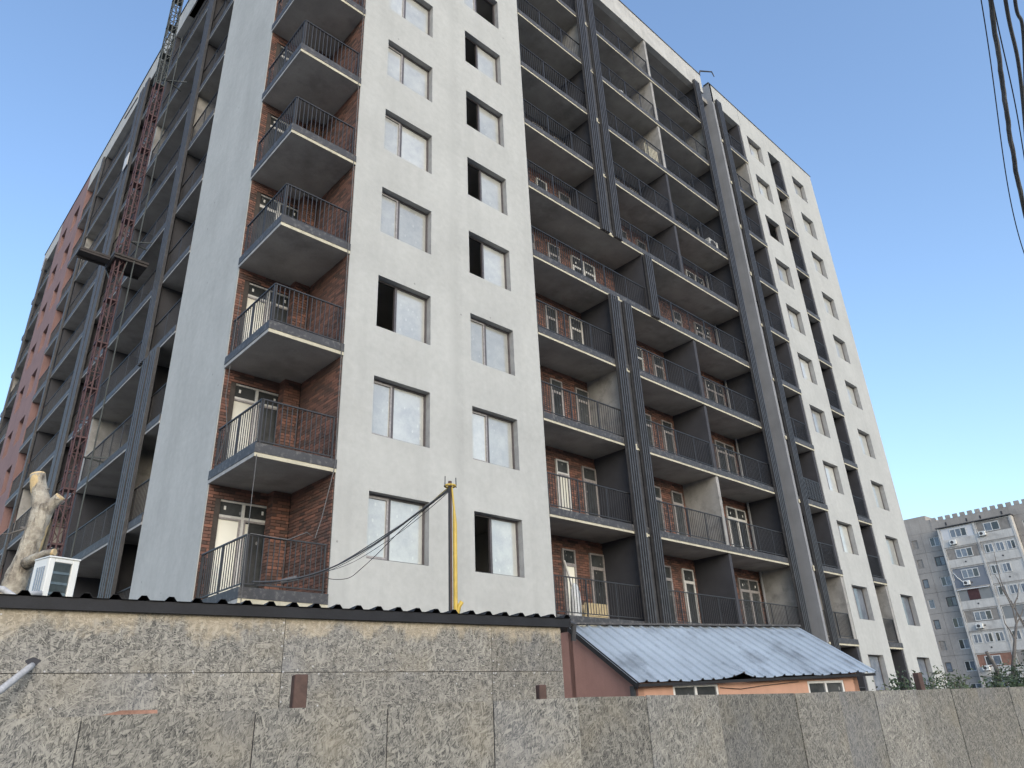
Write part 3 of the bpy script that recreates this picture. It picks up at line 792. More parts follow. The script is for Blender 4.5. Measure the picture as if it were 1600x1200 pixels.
# ------------------------------------------------------------------ air conditioner on the shed roof
def ac_back_unit():
    B = at(64, 935, 7.5); B.z = 2.80
    e = tag(empty('air_conditioner', B, math.radians(14)), 'white air conditioner unit with its coil showing, on the shed roof', 'air conditioner')
    # local: x to the right along the coil face, y backwards
    w_, d_, h_ = .31, .30, .55
    MB().box(0, .06, 0, .03, .03, h_-.02).box(w_-.07, w_, 0, .03, .03, h_-.02).box(.06, w_-.07, 0, .03, h_-.06, h_-.02).build('casing_front', M['ac_white'], e, bevel=.006)
    MB().box(.0, .012, .032, d_, .03, h_-.02).box(w_-.012, w_, .032, d_, .03, h_-.02).box(.012, w_-.012, d_-.012, d_, .03, h_-.02).build('casing_side', M['ac_white'], e)
    MB().box(-.008, w_+.008, -.008, d_+.008, h_-.02, h_).build('lid', M['ac_white'], e, bevel=.006)
    c = MB().box(.06, w_-.07, .03, .05, .04, h_-.06).build('coil', M['coil'], e)
    s = MB()
    for i in range(5): s.box(.061, w_-.071, .018, .03, .06+.105*i, .085+.105*i)
    for i in range(22): s.box(.065+i*.0078, .0665+i*.0078, .02, .03, .04, h_-.062)
    tag(s.build('coil_fins', M['coil'], e), kind='stuff')
    MB().box(.03, .28, .02, .07, 0, .03).box(.03, .28, .23, .28, 0, .03).build('foot', M['dark_metal'], e)
    g = MB()
    for i in range(4): g.box(-.006, -.0005, .06+i*.045, .085+i*.045, .08, h_-.1)
    g.build('side_grille', M['glass_blue'], e)
ac_back_unit()
q = [at(-30, 915, 7.3), at(5, 921, 7.3), at(24, 934, 7.3), at(34, 944, 7.3), at(44, 928, 7.4), at(64, 927, 7.5)]
tag(MB().tube(q, .03, 8).build('refrigerant_pipe', M['cable_pale'], smooth=True), 'pale insulated pipe lying on the shed roof edge by the tree', 'pipe')

# ------------------------------------------------------------------ pollarded tree
TB = at(40, 935, 9.3)
tree = tag(empty('pollarded_tree', (TB.x, TB.y, 0)), 'bare pollarded tree trunk with sawn off limbs left of the white wall', 'tree')
def tp(x, y, dep=9.3):
    p = at(x, y, dep); return p - tree.location
def rough_tube(pts, rads, n=14, amp=.025, seed=1):
    random.seed(seed); s = MB()
    P = [Vector(p) for p in pts]; fine = []; fr = []
    for i in range(len(P)-1):
        for j in range(5):
            t_ = j/5; fine.append(P[i].lerp(P[i+1], t_)); fr.append(rads[i]*(1-t_) + rads[i+1]*t_)
    fine.append(P[-1]); fr.append(rads[-1])
    s.tube(fine, fr, n)
    for i in range(len(fine)*n):
        c = fine[i//n]; v = Vector(s.v[i]); s.v[i] = tuple(c + (v-c)*(1+random.uniform(-amp, amp)))
    return s
base = tp(17, 930)
rough_tube([(base.x-.35, base.y+.1, 0), (base.x-.2, base.y+.05, base.z*.5), tp(17, 930), tp(27, 900), tp(43, 868), tp(56, 830), tp(65, 802), tp(67, 790)], [.21, .18, .145, .135, .13, .128, .13, .11], seed=3, amp=.045).build('trunk', M['bark'], tree, smooth=True)
rough_tube([tp(67, 803), tp(64, 778), tp(60, 758), tp(59, 743)], [.125, .105, .098, .095], seed=4, amp=.04).build('limb', M['bark'], tree, smooth=True)
rough_tube([tp(67, 806), tp(78, 791), tp(93, 777)], [.095, .078, .066], seed=5, amp=.04).build('limb', M['bark'], tree, smooth=True)
rough_tube([tp(42, 880, 9.25), tp(56, 872, 9.1), tp(70, 865, 9.05), tp(84, 863, 9.0)], [.085, .06, .045, .04], seed=6).build('limb', M['bark'], tree, smooth=True)
for a, b, r in (((59.2, 744.5), (58.8, 741), .092), ((92.5, 777.5), (95, 775), .064), ((83, 863), (86, 862.6), .043)):
    MB().tube([tp(*a, 9.0 if r < .05 else 9.3), tp(*b, 9.0 if r < .05 else 9.3)], r, 14).build('cut_end', M['cutwood'], tree)
MB().tube([tp(52, 822, 9.3), tp(30, 829, 9.25), tp(14, 834, 9.2), tp(3, 834, 9.2)], [.02, .014, .01, .006], 6).tube([tp(42, 825), tp(33, 824)], [.018, .016], 6).tube([tp(66, 768), tp(74, 765), tp(79, 763)], .01, 5).build('twig', M['twig'], tree)

# ------------------------------------------------------------------ low orange house with the blue ribbed roof
EL, ER = Vector((13.29, -3.77, 2.2)), Vector((19.98, -6.10, 2.306))
RL, RR = Vector((13.49, -1.68, 3.6)), Vector((20.35, -4.07, 3.6))
house = tag(empty('low_house', (14, -3, 0)), 'low orange house with a blue grey ribbed metal roof between fence and building', 'house')
HL = house.location
# roof sheets: bilinear patch over the four corners
NSH = 8
for i in range(NSH):
    s = MB(); t0, t1 = i/NSH, (i+1)/NSH; W1 = 7.1/NSH; pitch = W1/3; prof = []
    for r in range(3):
        x = r*pitch; prof += [(x, 0), (x+pitch*.70, 0), (x+pitch*.77, .042), (x+pitch*.90, .042)]
    prof.append((W1, 0)); n = len(prof); ny = 12
    nrm = ((ER-EL).cross(RL-EL)).normalized()
    for j in range(ny+1):
        v = j/ny
        for (x, h) in prof:
            u = t0 + (t1-t0)*x/W1
            P = EL.lerp(ER, u).lerp(RL.lerp(RR, u), v) + nrm*(h + (.004 if i % 2 else 0))
            k_ = math.exp(-((u-.405)/.030)**2) * max(0, 1-v*4.5)**1.5
            P += Vector((0, 0, .115)) * k_                       # torn, lifted bit of the eave
            P += Vector((0, 0, .012*math.sin(u*23) + .01*math.sin(u*57))) * max(0, 1-v*3)
            s.v.append(tuple(P - HL))
    for j in range(ny):
        for a in range(n-1): s.f.append((j*n+a, j*n+a+1, (j+1)*n+a+1, (j+1)*n+a)); s.mi.append(0)
    o = s.build('roof_sheet', M['roof_blue'], house)
    sm = o.modifiers.new('thick', 'SOLIDIFY'); sm.thickness = .004; sm.offset = -1
lc = lambda p: Vector(p) - HL
d_ = (RR-RL).normalized()
MB().bar(lc(RL + _z*.05 - d_*.05), lc(RR + _z*.05 + d_*.03), .22, .045).build('ridge_cap', M['fascia'], house)
# walls
bk = (RL-EL); bk.z = 0; bk.normalize(); ed = (ER-EL).normalized(); ed.z = 0
W0 = EL + bk*.22 + ed*.20; W1_ = ER + bk*.22 - ed*.42; R0 = RL + ed*.12; R1 = RR - ed*.35
def prism(pts, name, mat):     # vertical wall polygon extruded by .15 inward
    pass
wins = [(1052, 1123), (1264, 1321)]
def wx(px):
    p = at(px, 1080, 15); dd = Vector((p.x-CAM.x, p.y-CAM.y, 0)); base = Vector((W0.x, W0.y, 0)); ww = Vector((W1_.x-W0.x, W1_.y-W0.y, 0)); ww.normalize()
    t = ((base - CAM).cross(dd)).z / (dd.cross(ww)).z
    return t
wl = Vector((W1_.x-W0.x, W1_.y-W0.y, 0)); WL = wl.length; wl.normalize(); wnrm = Vector((-wl.y, wl.x, 0))
def wm(a, b, t): p = Vector((W0.x, W0.y, 0)) + wl*a + wnrm*t; return (p.x-HL.x, p.y-HL.y, b)
hs = [(wx(a), wx(b), 1.1, 2.15) for a, b in wins]
wall(wm, (0, WL), (0, 2.21), hs, .2).build('front_wall', M['orange'], house, fix=True)
for (a, b, z0, z1) in hs:
    f = MB(); t_ = .055
    for (p, q, r, s_) in ((a, a+t_, z0, z1), (b-t_, b, z0, z1), (a+t_, b-t_, z1-t_, z1), (a+t_, b-t_, z0, z0+t_), ((a+b)/2-.03, (a+b)/2+.03, z0+t_, z1-t_)):
        f.hexa([wm(p, r, .01), wm(q, r, .01), wm(q, r, .08), wm(p, r, .08), wm(p, s_, .01), wm(q, s_, .01), wm(q, s_, .08), wm(p, s_, .08)])
    fr = f.build('window', M['frame_white'], house)
    for p, q in ((a+t_, (a+b)/2-.03), ((a+b)/2+.03, b-t_)):
        MB().hexa([wm(p, z0+t_, .05), wm(q, z0+t_, .05), wm(q, z0+t_, .06), wm(p, z0+t_, .06), wm(p, z1-t_, .05), wm(q, z1-t_, .05), wm(q, z1-t_, .06), wm(p, z1-t_, .06)]).build('pane', M['glass_dark'], fr)
def gable(P, Q, thick, name, mat):      # P front (low), Q back (high)
    dd = ed*thick
    zP, zQ = 2.2 + .22*(1.4/2.1) - .03, 3.5
    pts = [Vector((P.x, P.y, 0)), Vector((Q.x, Q.y, 0)), Vector((Q.x, Q.y, zQ)), Vector((P.x, P.y, zP))]
    s = MB(); s.hexa([lc(pts[0]), lc(pts[1]), lc(pts[1]+dd), lc(pts[0]+dd), lc(pts[3]), lc(pts[2]), lc(pts[2]+dd), lc(pts[3]+dd)])
    return s.build(name, mat, house, fix=True)
gable(W0 - ed*.002, R0, .15, 'gable_wall', M['brown']); gable(W1_ - ed*.15, R1, .15, 'gable_wall', M['orange'])
s = MB(); Q0 = R0 + bk*.002; Q1 = R0 + bk*1.1; dd = ed*.15
s.hexa([lc((p.x, p.y, z)) for z in (0, 3.48) for p in (Q0, Q1, Q1+dd, Q0+dd)]).build('lean_to_wall', M['brown'], house, fix=True)
s = MB(); Bb = R0 + bk*0; Bc = R1
s.hexa([lc((R0.x, R0.y, 0)), lc((R1.x, R1.y, 0)), lc((R1.x+bk.x*.15, R1.y+bk.y*.15, 0)), lc((R0.x+bk.x*.15, R0.y+bk.y*.15, 0)), lc((R0.x, R0.y, 3.45)), lc((R1.x, R1.y, 3.45)), lc((R1.x+bk.x*.15, R1.y+bk.y*.15, 3.45)), lc((R0.x+bk.x*.15, R0.y+bk.y*.15, 3.45))]).build('rear_wall', M['brown'], house)
MB().bar(lc(EL - _z*.06 + ed*.03), lc(RL - _z*.06 + ed*.03), .04, .13).build('barge_board', M['roof_black'], house)
MB().bar(lc(EL - _z*.05 + bk*.05), lc(ER - _z*.05 + bk*.05), .04, .06).build('eave_batten', M['roof_black'], house)
MB().bar(lc((W0.x-.05, W0.y+.1, 0)), lc((W0.x-.05, W0.y+.1, 2.15)), .12, .05).build('corner_pipe', M['dark_metal'], house)
c0 = Vector(wm(wx(1125), 2.06, -.02)); c1 = Vector(wm(wx(1250), 2.14, -.02))
MB().tube([c0, c0.lerp(c1, .25) - _z*.06, c0.lerp(c1, .5) - _z*.03, c1], .008, 5).build('wall_cable', M['cable'], house)

# ------------------------------------------------------------------ service pole and its cables
PD = 10.0
pt, pb = at(703, 752, PD), at(711, 960, PD)
pole = tag(empty('service_pole', (pt.x, pt.y, 0)), 'thin service pole with yellow gas pipe in front of white wall', 'pole')
pl = lambda p: Vector(p) - pole.location
MB().tube([(0, 0, 0), (0, 0, pt.z)], .026, 10).build('pole_tube', M['rust'], pole)
MB().tube([(.045, -.05, 0), (.045, -.05, pt.z-.62), (.03, -.05, pt.z-.4), (.0, -.045, pt.z-.1)], [.03, .03, .016, .012], 8).build('gas_pipe', M['yellow'], pole)
MB().tube([(-.045, -.04, 0), (-.05, -.04, pt.z*.5), (-.04, -.04, pt.z-.1)], .013, 6).build('pole_cable', M['cable'], pole)
rg = MB()
for a in range(12):
    t0, t1 = a*math.pi/6, (a+1)*math.pi/6
    rg.tube([(.075*math.cos(t0), .075*math.sin(t0), pt.z-.07), (.075*math.cos(t1), .075*math.sin(t1), pt.z-.07)], .017, 6)
rg.build('tape_ring', M['yellow'], pole)
for hx, hy in ((-.09, 0), (.09, -.03)): MB().tube([(hx, hy, pt.z-.09), (hx*.95, hy, pt.z+.06)], .008, 5).build('hook', M['dark_metal'], pole)
yb = at(722, 940, PD)
tag(MB().tube([(yb.x-.05, yb.y+.05, 0), (yb.x-.05, yb.y+.05, yb.z-.18), (yb.x-.03, yb.y+.03, yb.z-.06), (yb.x, yb.y, yb.z)], .03, 8).build('gas_stub', M['yellow'], smooth=True), 'short bent yellow gas pipe stub right of the service pole', 'pipe')
top = Vector((pt.x, pt.y, pt.z-.08)); rail_end = Vector((6.10, .02, 4.52))
def cable(pts_px, r, mat, name, label, grp=None):
    "cable through photo points, from the pole (near) to the balcony rail (far)"
    n = len(pts_px); P = []
    for i, (x, y) in enumerate(pts_px):
        dp0, dp1 = PD, (Vector((6.1, .02, 0)) - Vector((CAM.x, CAM.y, 0))).dot(_h)
        f = i/(n-1); P.append(at(x, y, dp0 + (dp1-dp0)*f))
    # smooth
    Q = []
    for i in range(n-1):
        a, b, c, d = P[max(i-1, 0)], P[i], P[i+1], P[min(i+2, n-1)]
        for j in range(6):
            t = j/6; Q.append(.5*((2*b) + (c-a)*t + (2*a-5*b+4*c-d)*t*t + (3*b-a-3*c+d)*t**3))
    Q.append(P[-1])
    return tag(MB().tube(Q, r, 6).build(name, M[mat], smooth=True), label, 'cable', grp)
cable([(703,764),(650,803),(600,840),(555,868),(515,888),(470,902),(430,908),(394,909)], .014, 'cable_grey', 'thick_cable', 'thickest grey cable running from the pole to the lowest corner balcony')
cable([(703,762),(660,797),(620,824),(580,850),(545,872),(505,893),(460,905),(392,914)], .008, 'cable', 'thin_cable', 'black cable just under the thickest one from pole to balcony')
cable([(703,765),(655,803),(620,835),(590,865),(565,888),(545,903),(520,905),(500,900)], .006, 'cable', 'slack_wire', 'slack thin wire drooping lowest below the window towards the balcony')
cable([(703,766),(655,801),(612,833),(570,862),(535,882),(500,897),(455,908),(400,916)], .006, 'cable_grey', 'grey_wire', 'thin grey wire hugging the thickest cable from pole to balcony')
cable([(703,767),(658,806),(625,832),(598,850),(570,868),(548,880),(524,889),(502,893)], .005, 'cable_grey', 'upper_wire', 'faint grey wire just above the slack wire below the window')
cable([(704,760),(690,771),(672,787),(655,799),(640,811)], .014, 'yellow', 'yellow_wrap', 'yellow wrapping on the cables next to the pole top')
sl = [at(440, 909, 14.0), at(464, 903, 14.0)]
tag(MB().tube(sl, .05, 10).build('cable_sleeve', M['cable_grey']), 'dark sleeve around the cables in front of the lowest balcony', 'cable sleeve')
hp = [Vector((7.84, -.06, 33.5)), Vector((7.83, -.06, 20)), Vector((7.84, -.06, 9)), Vector((7.86, -.07, 7)), Vector((7.62, -.07, 5.75)), Vector((7.5, -.06, 5.3)), Vector((7.3, -.06, 5.4)), Vector((6.9, -.02, 5.2)), Vector((6.1, .02, 5.24))]
tag(MB().tube(hp, .011, 5).build('hanging_cable', M['cable_grey']), 'grey cable hanging down the edge between brick corner and white wall', 'cable')
hp = [Vector((6.06, 2.2, 12)), Vector((6.0, 2.1, 9)), Vector((5.96, 1.6, 7.9)), Vector((5.95, 2.0, 7.2))]
tag(MB().tube(hp, .009, 5).build('loose_wire', M['cable_grey']), 'thin loose wire hanging by the left edge of the brick corner', 'cable')
hp = [Vector((6.02, -.05, 6.9)), Vector((6.01, -.06, 5)), Vector((6.05, -.05, 3.2))]
tag(MB().tube(hp, .008, 5).build('drop_wire', M['cable_grey']), 'thin wire dropping from the corner balcony slab past the lowest railing', 'cable')

# ------------------------------------------------------------------ overhead power cables, upper right
UP_ = Vector((21.4, -11.6, 0))
upole = tag(empty('utility_pole', UP_), 'utility pole at the far end of the overhead cables, past the right edge', 'pole')
MB().tube([(0, 0, 0), (0, 0, 8.9)], [.15, .10], 12).build('pole_shaft', M['concrete'], upole, smooth=True)
MB().box(-.05, .05, -.75, .75, 8.35, 8.45).build('cross_arm', M['dark_metal'], upole)
def span(pa, pb, r, mat, name, label, end, twist=0):
    a, b = at(*pa), at(*pb); d = b - a
    K = [a - d*9 + _z*.5, a - d*4, a - d*1.5, a, b, UP_ + Vector((0, end[0], end[1]))]; Q = []
    for i in range(len(K)-1):
        p0, p1, p2, p3 = K[max(i-1, 0)], K[i], K[i+1], K[min(i+2, len(K)-1)]
        for j in range(40):
            t = j/40; Q.append(.5*((2*p1) + (p2-p0)*t + (2*p0-5*p1+4*p2-p3)*t*t + (3*p1-p0-3*p2+p3)*t**3))
    Q.append(K[-1]); s = MB(); n = len(Q)
    for k in range(3 if twist else 1):
        P = []
        for i, c in enumerate(Q):
            th = i*twist + k*2.094; wob = (.02*math.sin(i*.9) + .012*math.sin(i*2.1)) if twist else 0
            P.append(c + (Vector((math.cos(th)*.4*r + wob, math.cos(th)*r*.8, math.sin(th)*r*.9)) if twist else Vector((0, 0, 0))))
        s.tube(P, r, 6)
    return tag(s.build(name, M[mat], smooth=True), label, 'power cable')
span((1547, 0, 8), (1601, 330, 11), .023, 'cable_grey', 'twisted_cable', 'thick twisted bundle of overhead cables, upper right corner of sky', (-.3, 8.3), .22)
span((1533, 0, 8), (1600, 395, 11.5), .009, 'cable', 'overhead_wire', 'thin overhead wire left of the twisted cable bundle', (-.7, 8.5))
span((1551, 0, 8), (1601, 250, 10.5), .010, 'cable', 'overhead_wire', 'thin overhead wire crossing the twisted cable bundle', (.1, 8.5))
span((1571, 0, 8), (1601, 190, 10), .03, 'cable_grey', 'overhead_cable', 'thick plain overhead cable right of the twisted bundle', (.4, 8.5))
span((1586, 0, 8), (1602, 130, 9.5), .028, 'cable_grey', 'overhead_cable', 'rightmost thick overhead cable at the frame edge', (.7, 8.5))

# ------------------------------------------------------------------ panel block far right
BA = math.radians(-92.44205); BD = 114.9046
e2 = Vector((math.cos(BA), math.sin(BA), 0)); n2 = Vector((-math.sin(BA), math.cos(BA), 0))
BO = Vector((CAM.x, CAM.y, 0)) + n2*BD
blk = tag(empty('panel_block', BO, BA), 'old grey concrete panel block with glazed balconies behind on the right', 'building')
# local: x = s along the facade (rightwards in view), y away from camera, z up
M['panel'] = surf('aged_panel', (.31, .29, .265), .22, .35, .95, streak=.35, stain=((.20, .19, .18), .25, .5), fine=6)
M['panel_pale'] = surf('whitewashed_panel', (.50, .49, .46), .18, .6, .95, streak=.45, stain=((.22, .21, .2), .5, .6), fine=6)
M['blk_white'] = surf('white_balcony_infill', (.55, .56, .57), .08, .6, .8)
M['blk_blue'] = surf('blue_grey_infill', (.17, .19, .22), .12, .6, .9)
M['blk_tan'] = surf('tan_infill', (.24, .225, .205), .25, 2, .95, stain=((.14, .13, .12), 1.5, .6))
M['blk_red'] = surf('dark_red_curtain', (.065, .03, .032), .3, 3, .9)
M['blk_brick'] = surf('orange_brick_infill', (.24, .13, .095), .25, 3, .95)
M['blk_grey'] = surf('grey_sheet_infill', (.21, .22, .22), .12, 1, .7)
def bwin(x0, x1, z0, z1, y, n=2, frame='frame_white', glass='glass_blue'):
    t = .09; f = MB().box(x0, x0+t, y-.06, y, z0, z1).box(x1-t, x1, y-.06, y, z0, z1).box(x0+t, x1-t, y-.06, y, z0, z0+t).box(x0+t, x1-t, y-.06, y, z1-t, z1)
    w_ = (x1-x0)/n
    for i in range(1, n): f.box(x0+w_*i-.05, x0+w_*i+.05, y-.063, y, z0+t, z1-t)
    fr = f.build('window', M[frame], blk)
    for i in range(n): MB().box(x0+w_*i+.06, x0+w_*(i+1)-.06, y-.03, y-.01, z0+t, z1-t).build('pane', M[glass if (i+int(x0*3)) % 3 else 'glass_dark'], fr)
ZT = 23.85
MB().box(-70, -10, .06, 14, 0, 25.0).build('core', M['panel'], blk)
for r in range(9):                      # wall panels storey by storey
    z1 = ZT - 2.8*r; z0 = max(z1 - 2.77, 0)
    for (a, b) in ((-58.7, -54.5), (-54.47, -50.6), (-50.57, -46.8), (-46.77, -43.4), (-43.37, -41.15), (-41.12, -38.46), (-28.95, -25.8), (-25.77, -22.6), (-22.57, -19.4)):
        hs = []
        if a == -41.12: hs = [(-40.2, -38.88, z1-.78-1.3, z1-.78)]
        elif a == -43.37: hs = [(-42.65, -41.85, z1-.78-1.25, z1-.78)]
        elif a > -30: hs = [(a+.8, a+2.3, z1-2.08, z1-.78)]
        elif a < -44: hs = [(a+1.1, a+2.5, z1-2.08, z1-.78)]
        if z0 > hs[0][2]: hs = []
        wall(lambda p, q, t: (p, -.12 + t, q), (a, b), (z0, z1), hs, .17).build('wall_panel', M['panel'], blk, fix=True)
        for h in hs:
            if a == -43.37: 
                if r in (0, 1, 5): MB().box(h[0], h[1], -.02, .05, h[2], h[3]).build('blocked_window', M['blk_tan'], blk)
                else: bwin(*h, .03, 1, 'frame_white' if r % 2 else 'frame_dark')
            else: bwin(*h, .03, 2, 'frame_dark' if r in (1, 3) else 'frame_white')
# parapet with a toothed top
MB().box(-39.4, -19.4, -.14, .1, ZT+.02, 25.2).build('parapet', M['panel'], blk)
tooth = MB().box(0, .62, -.16, .12, 25.2, 25.72).mesh('parapet_tooth', M['panel'])
x = -39.2
while x < -19.6:
    o = obj('parapet_tooth', tooth, blk); o.location = (x, 0, 0); x += .98
for xh in (-37.38, -34.63, -32.85, -30.16, -26.5): MB().box(xh-.1, xh+.1, -.165, -.139, 24.3, 24.75).build('drain_shade_patch', M['dark_wall'], blk)  # dark blocks stand in for the shade inside the drain openings
MB().box(-46, -39.9, -.1, 6, ZT+.02, 26.3).box(-39.9, -39.42, -.1, 2, ZT+.02, 25.6).build('roof_hut', M['panel'], blk)
# projecting stack of glazed balconies
Y0 = -1.0
for x0, x1 in ((-38.45, -38.2), (-33.82, -33.55), (-29.25, -29.0)): MB().box(x0, x1, Y0-.12, -.13, 0, ZT).build('balcony_pier', M['panel_pale'], blk)
MB().box(-38.6, -28.9, Y0-.3, -.13, ZT, ZT+.12).build('balcony_roof', M['fascia'], blk)
cells = {(0,0): ('blk_white', 3, .30), (1,0): ('blk_tan', 3, .3), (2,0): ('blk_blue', 3, .3), (3,0): ('blk_grey', 0, 0), (4,0): ('blk_tan', 3, .3), (5,0): ('panel_pale', -3, 0), (6,0): ('blk_brick', 2, 0), (7,0): ('blk_grey', 2, 0),
         (0,1): ('blk_tan', 2, .4), (1,1): ('panel_pale', -3, 0), (2,1): ('panel_pale', -2, 0), (3,1): ('panel_pale', -3, 0), (4,1): ('blk_grey', 1, 0), (5,1): ('panel_pale', -2, 0), (6,1): ('blk_tan', 2, 0), (7,1): ('blk_grey', 2, 0)}
for (r, c), (mt, n, _) in cells.items():
    x0, x1 = ((-38.2, -33.82), (-33.55, -29.25))[c]; z1 = ZT - 2.8*r - .04; z0 = z1 - 2.72
    zs = z0 + 1.05
    sp = MB().box(x0, x1, Y0-.06, Y0+.1, z0, zs).build('balcony_front', M['blk_blue' if mt == 'blk_blue' else 'panel_pale'], blk)
    MB().box(x0, x1, Y0-.10, -.14, z0-.1, z0-.002).build('balcony_floor', M['panel'], blk)
    MB().box(x0, x1, Y0, Y0+.1, zs, z1-.02).build('balcony_infill', M[mt], blk)
    yw = Y0 - .002; wz0, wz1 = zs + .12, z1 - .36
    if n == 3: bwin(x0+1.25, x0+3.4, wz0, wz1, yw, 3)
    elif n == 2: bwin(x0+1.0, x0+2.9, wz0, wz1, yw, 2)
    elif n == 1: bwin(x0+2.6, x0+4.1, wz0, wz1, yw, 2)
    elif n == -3:
        for a in (.35, 1.7, 3.05): bwin(x0+a, x0+a+1.0, wz0, wz1, yw, 2)
    elif n == -2:
        for a in (.35, 1.7): bwin(x0+a, x0+a+1.0, wz0, wz1, yw, 2)
    elif n == 0:
        MB().box(x0+1.3, x0+2.7, Y0-.05, yw, wz0-.05, wz1+.1).build('curtain', M['blk_red'], blk); MB().box(x0+.1, x1-.3, Y0-.25, Y0-.01, z1-.22, z1-.1).build('awning', M['blk_white'], blk)
    s = MB()
    for xx in (x0+.05, x1-.13): s.box(xx, xx+.08, Y0-.065, Y0-.003, zs+.002, z1-.05)
    s.box(x0+.13, x1-.13, Y0-.065, Y0-.003, z1-.13, z1-.05); s.build('balcony_trim', M['panel_pale'], blk)
    if r not in (0,): MB().tube([(x0+2.2, Y0-.075, z0+.55), (x0+2.2, Y0-.05, z0+.55)], .12, 8).build('vent', M['fascia'], blk)
def wall_ac(s_, z, label, y=Y0-.1):
    loc = BO + e2*s_ + n2*y + _z*z
    o = tag(empty('air_conditioner', loc, BA), label, 'air conditioner', 'air conditioners on the old panel block')
    MB().box(-.42, .42, -.32, 0, 0, .58).build('casing', M['ac_white'], o, bevel=.02)
    MB().tube([(-.1, -.335, .29), (-.1, -.321, .29)], .22, 12).build('fan_grille', M['fascia'], o)
    MB().box(-.35, -.3, -.3, .03, -.08, 0).box(.3, .35, -.3, .03, -.08, 0).build('bracket', M['fascia'], o)
wall_ac(-36.8, 21.35, 'air conditioner under the top left white balcony of the panel block')
wall_ac(-32.9, 21.8, 'air conditioner on the top right balcony of the panel block')
wall_ac(-36.6, 15.75, 'air conditioner on the blue grey balcony of the panel block')
wall_ac(-36.6, 10.1, 'air conditioner below the tan balcony window of the panel block')
wall_ac(-37.3, 4.9, 'air conditioner on the lowest visible balcony beside the orange brick')
hose = [BO + e2*a + n2*(Y0-.15) + _z*z for a, z in ((-37.95, 17.6), (-37.6, 16.9), (-37.1, 16.3), (-36.7, 16.1))]
tag(MB().tube(hose, .05, 6).build('air_conditioner_hose', M['ac_white'], smooth=True), 'white hose above the air conditioner on the blue grey balcony', 'hose')

# ------------------------------------------------------------------ shrubs and a bare tree behind the fence
def shrub(px, ytop, dep, rad, n, mat, label, seed, name='shrub'):
    random.seed(seed)
    top = at(px, ytop, dep); h = top.z
    o = tag(empty(name, (top.x, top.y, 0)), label, 'shrub', 'shrubs behind the fence')
    st = MB(); lf = MB(); tips = []
    for i in range(16):
        a = random.uniform(0, 6.28); r = rad*random.uniform(.2, 1); zt = h*random.uniform(.55, 1.0) * (1 - .25*(r/rad)**2)
        tip = Vector((math.cos(a)*r, math.sin(a)*r, zt)); mid = Vector((tip.x*.45, tip.y*.45, zt*.6))
        st.tube([(0, 0, 0), mid, tip], [.022, .014, .005], 5); tips += [mid.lerp(tip, t) for t in (.2, .45, .7, .9, 1)]
    st.build('stems', M['twig'], o)
    for i in range(n):
        c = random.choice(tips) + Vector((random.gauss(0, .11), random.gauss(0, .11), random.gauss(0, .1)))
        L_ = random.uniform(.05, .10); w_ = L_*.45
        d = Vector((random.gauss(0, 1), random.gauss(0, 1), random.gauss(-.2, .8))).normalized()
        sd_ = d.cross(Vector((random.gauss(0, 1), random.gauss(0, 1), random.gauss(0, 1)))).normalized()
        up_ = d.cross(sd_)*w_*.25
        v0 = len(lf.v); lf.v += [tuple(c), tuple(c + d*L_*.5 + sd_*w_*.5 + up_), tuple(c + d*L_), tuple(c + d*L_*.5 - sd_*w_*.5 + up_)]
        lf.f += [(v0, v0+1, v0+2), (v0, v0+2, v0+3)]; lf.mi += [0, 0]
    tag(lf.build('foliage', M[mat], o), kind='stuff')
for i, (px_, yt, dp, rd, n, mt, lb) in enumerate((
    (1405, 1052, 15, .65, 1500, 'leaf', 'small dark shrub behind the fence in front of the building slot'),
    (1372, 1060, 13.5, .35, 500, 'leaf2', 'little leafy shrub beside the right end of the orange house'),
    (1440, 1046, 14, .6, 1500, 'leaf', 'dark shrub behind the fence around the brown post'),
    (1470, 1042, 15, .6, 1100, 'leaf2', 'olive shrub behind the fence at the right corner of the white building'),
    (1510, 1050, 16, .75, 1700, 'leaf', 'low dark shrub behind the fence left of the big bushes'),
    (1548, 1032, 16, .8, 2400, 'leaf', 'tall dark bush behind the fence below the lowest air conditioner'),
    (1582, 1022, 16.5, .9, 3000, 'leaf', 'tallest dark bush behind the fence near the frame edge'),
    (1625, 1012, 17, 1.0, 2600, 'leaf', 'dark bush behind the fence cut by the right frame edge'))):
    shrub(px_, yt, dp, rd, n, mt, lb, 40 + i)
bt = at(1584, 1075, 18); bare = tag(empty('bare_tree', (bt.x, bt.y, 0)), 'thin leafless tree with bare branches in front of the panel block', 'tree')
bp = lambda x, y: at(x, y, 18) - bare.location
MB().tube([(0, 0, 0), bp(1583, 1050), bp(1586, 1000), bp(1588, 975)], [.07, .05, .032, .026], 7).build('trunk', M['twig'], bare, smooth=True)
br = MB()
for pts in ([(1588,975),(1582,950),(1572,930),(1563,905),(1557,880),(1553,862)], [(1572,930),(1566,921),(1559,905),(1554,897)], [(1588,975),(1596,960),(1602,940)], [(1582,950),(1590,932),(1592,912)], [(1600,975),(1588,955),(1575,932),(1568,915)],
            [(1586,1000),(1578,985),(1570,974),(1567,962)], [(1604,985),(1594,968),(1580,938)], [(1588,975),(1588,955),(1586,940)]):
    br.tube([bp(*p) for p in pts], [.02*(1-.75*i/(len(pts)-1)) for i in range(len(pts))], 5)
br.build('branches', M['twig'], bare)
lp = [at(1541, 1018, 17), at(1556, 1042, 17)]
tag(MB().tube([lp[0], lp[1], (lp[1].x, lp[1].y, 0)], [.035, .045, .05], 7).build('leaning_stake', M['twig']), 'dark leaning stake among the bushes behind the fence', 'stake')

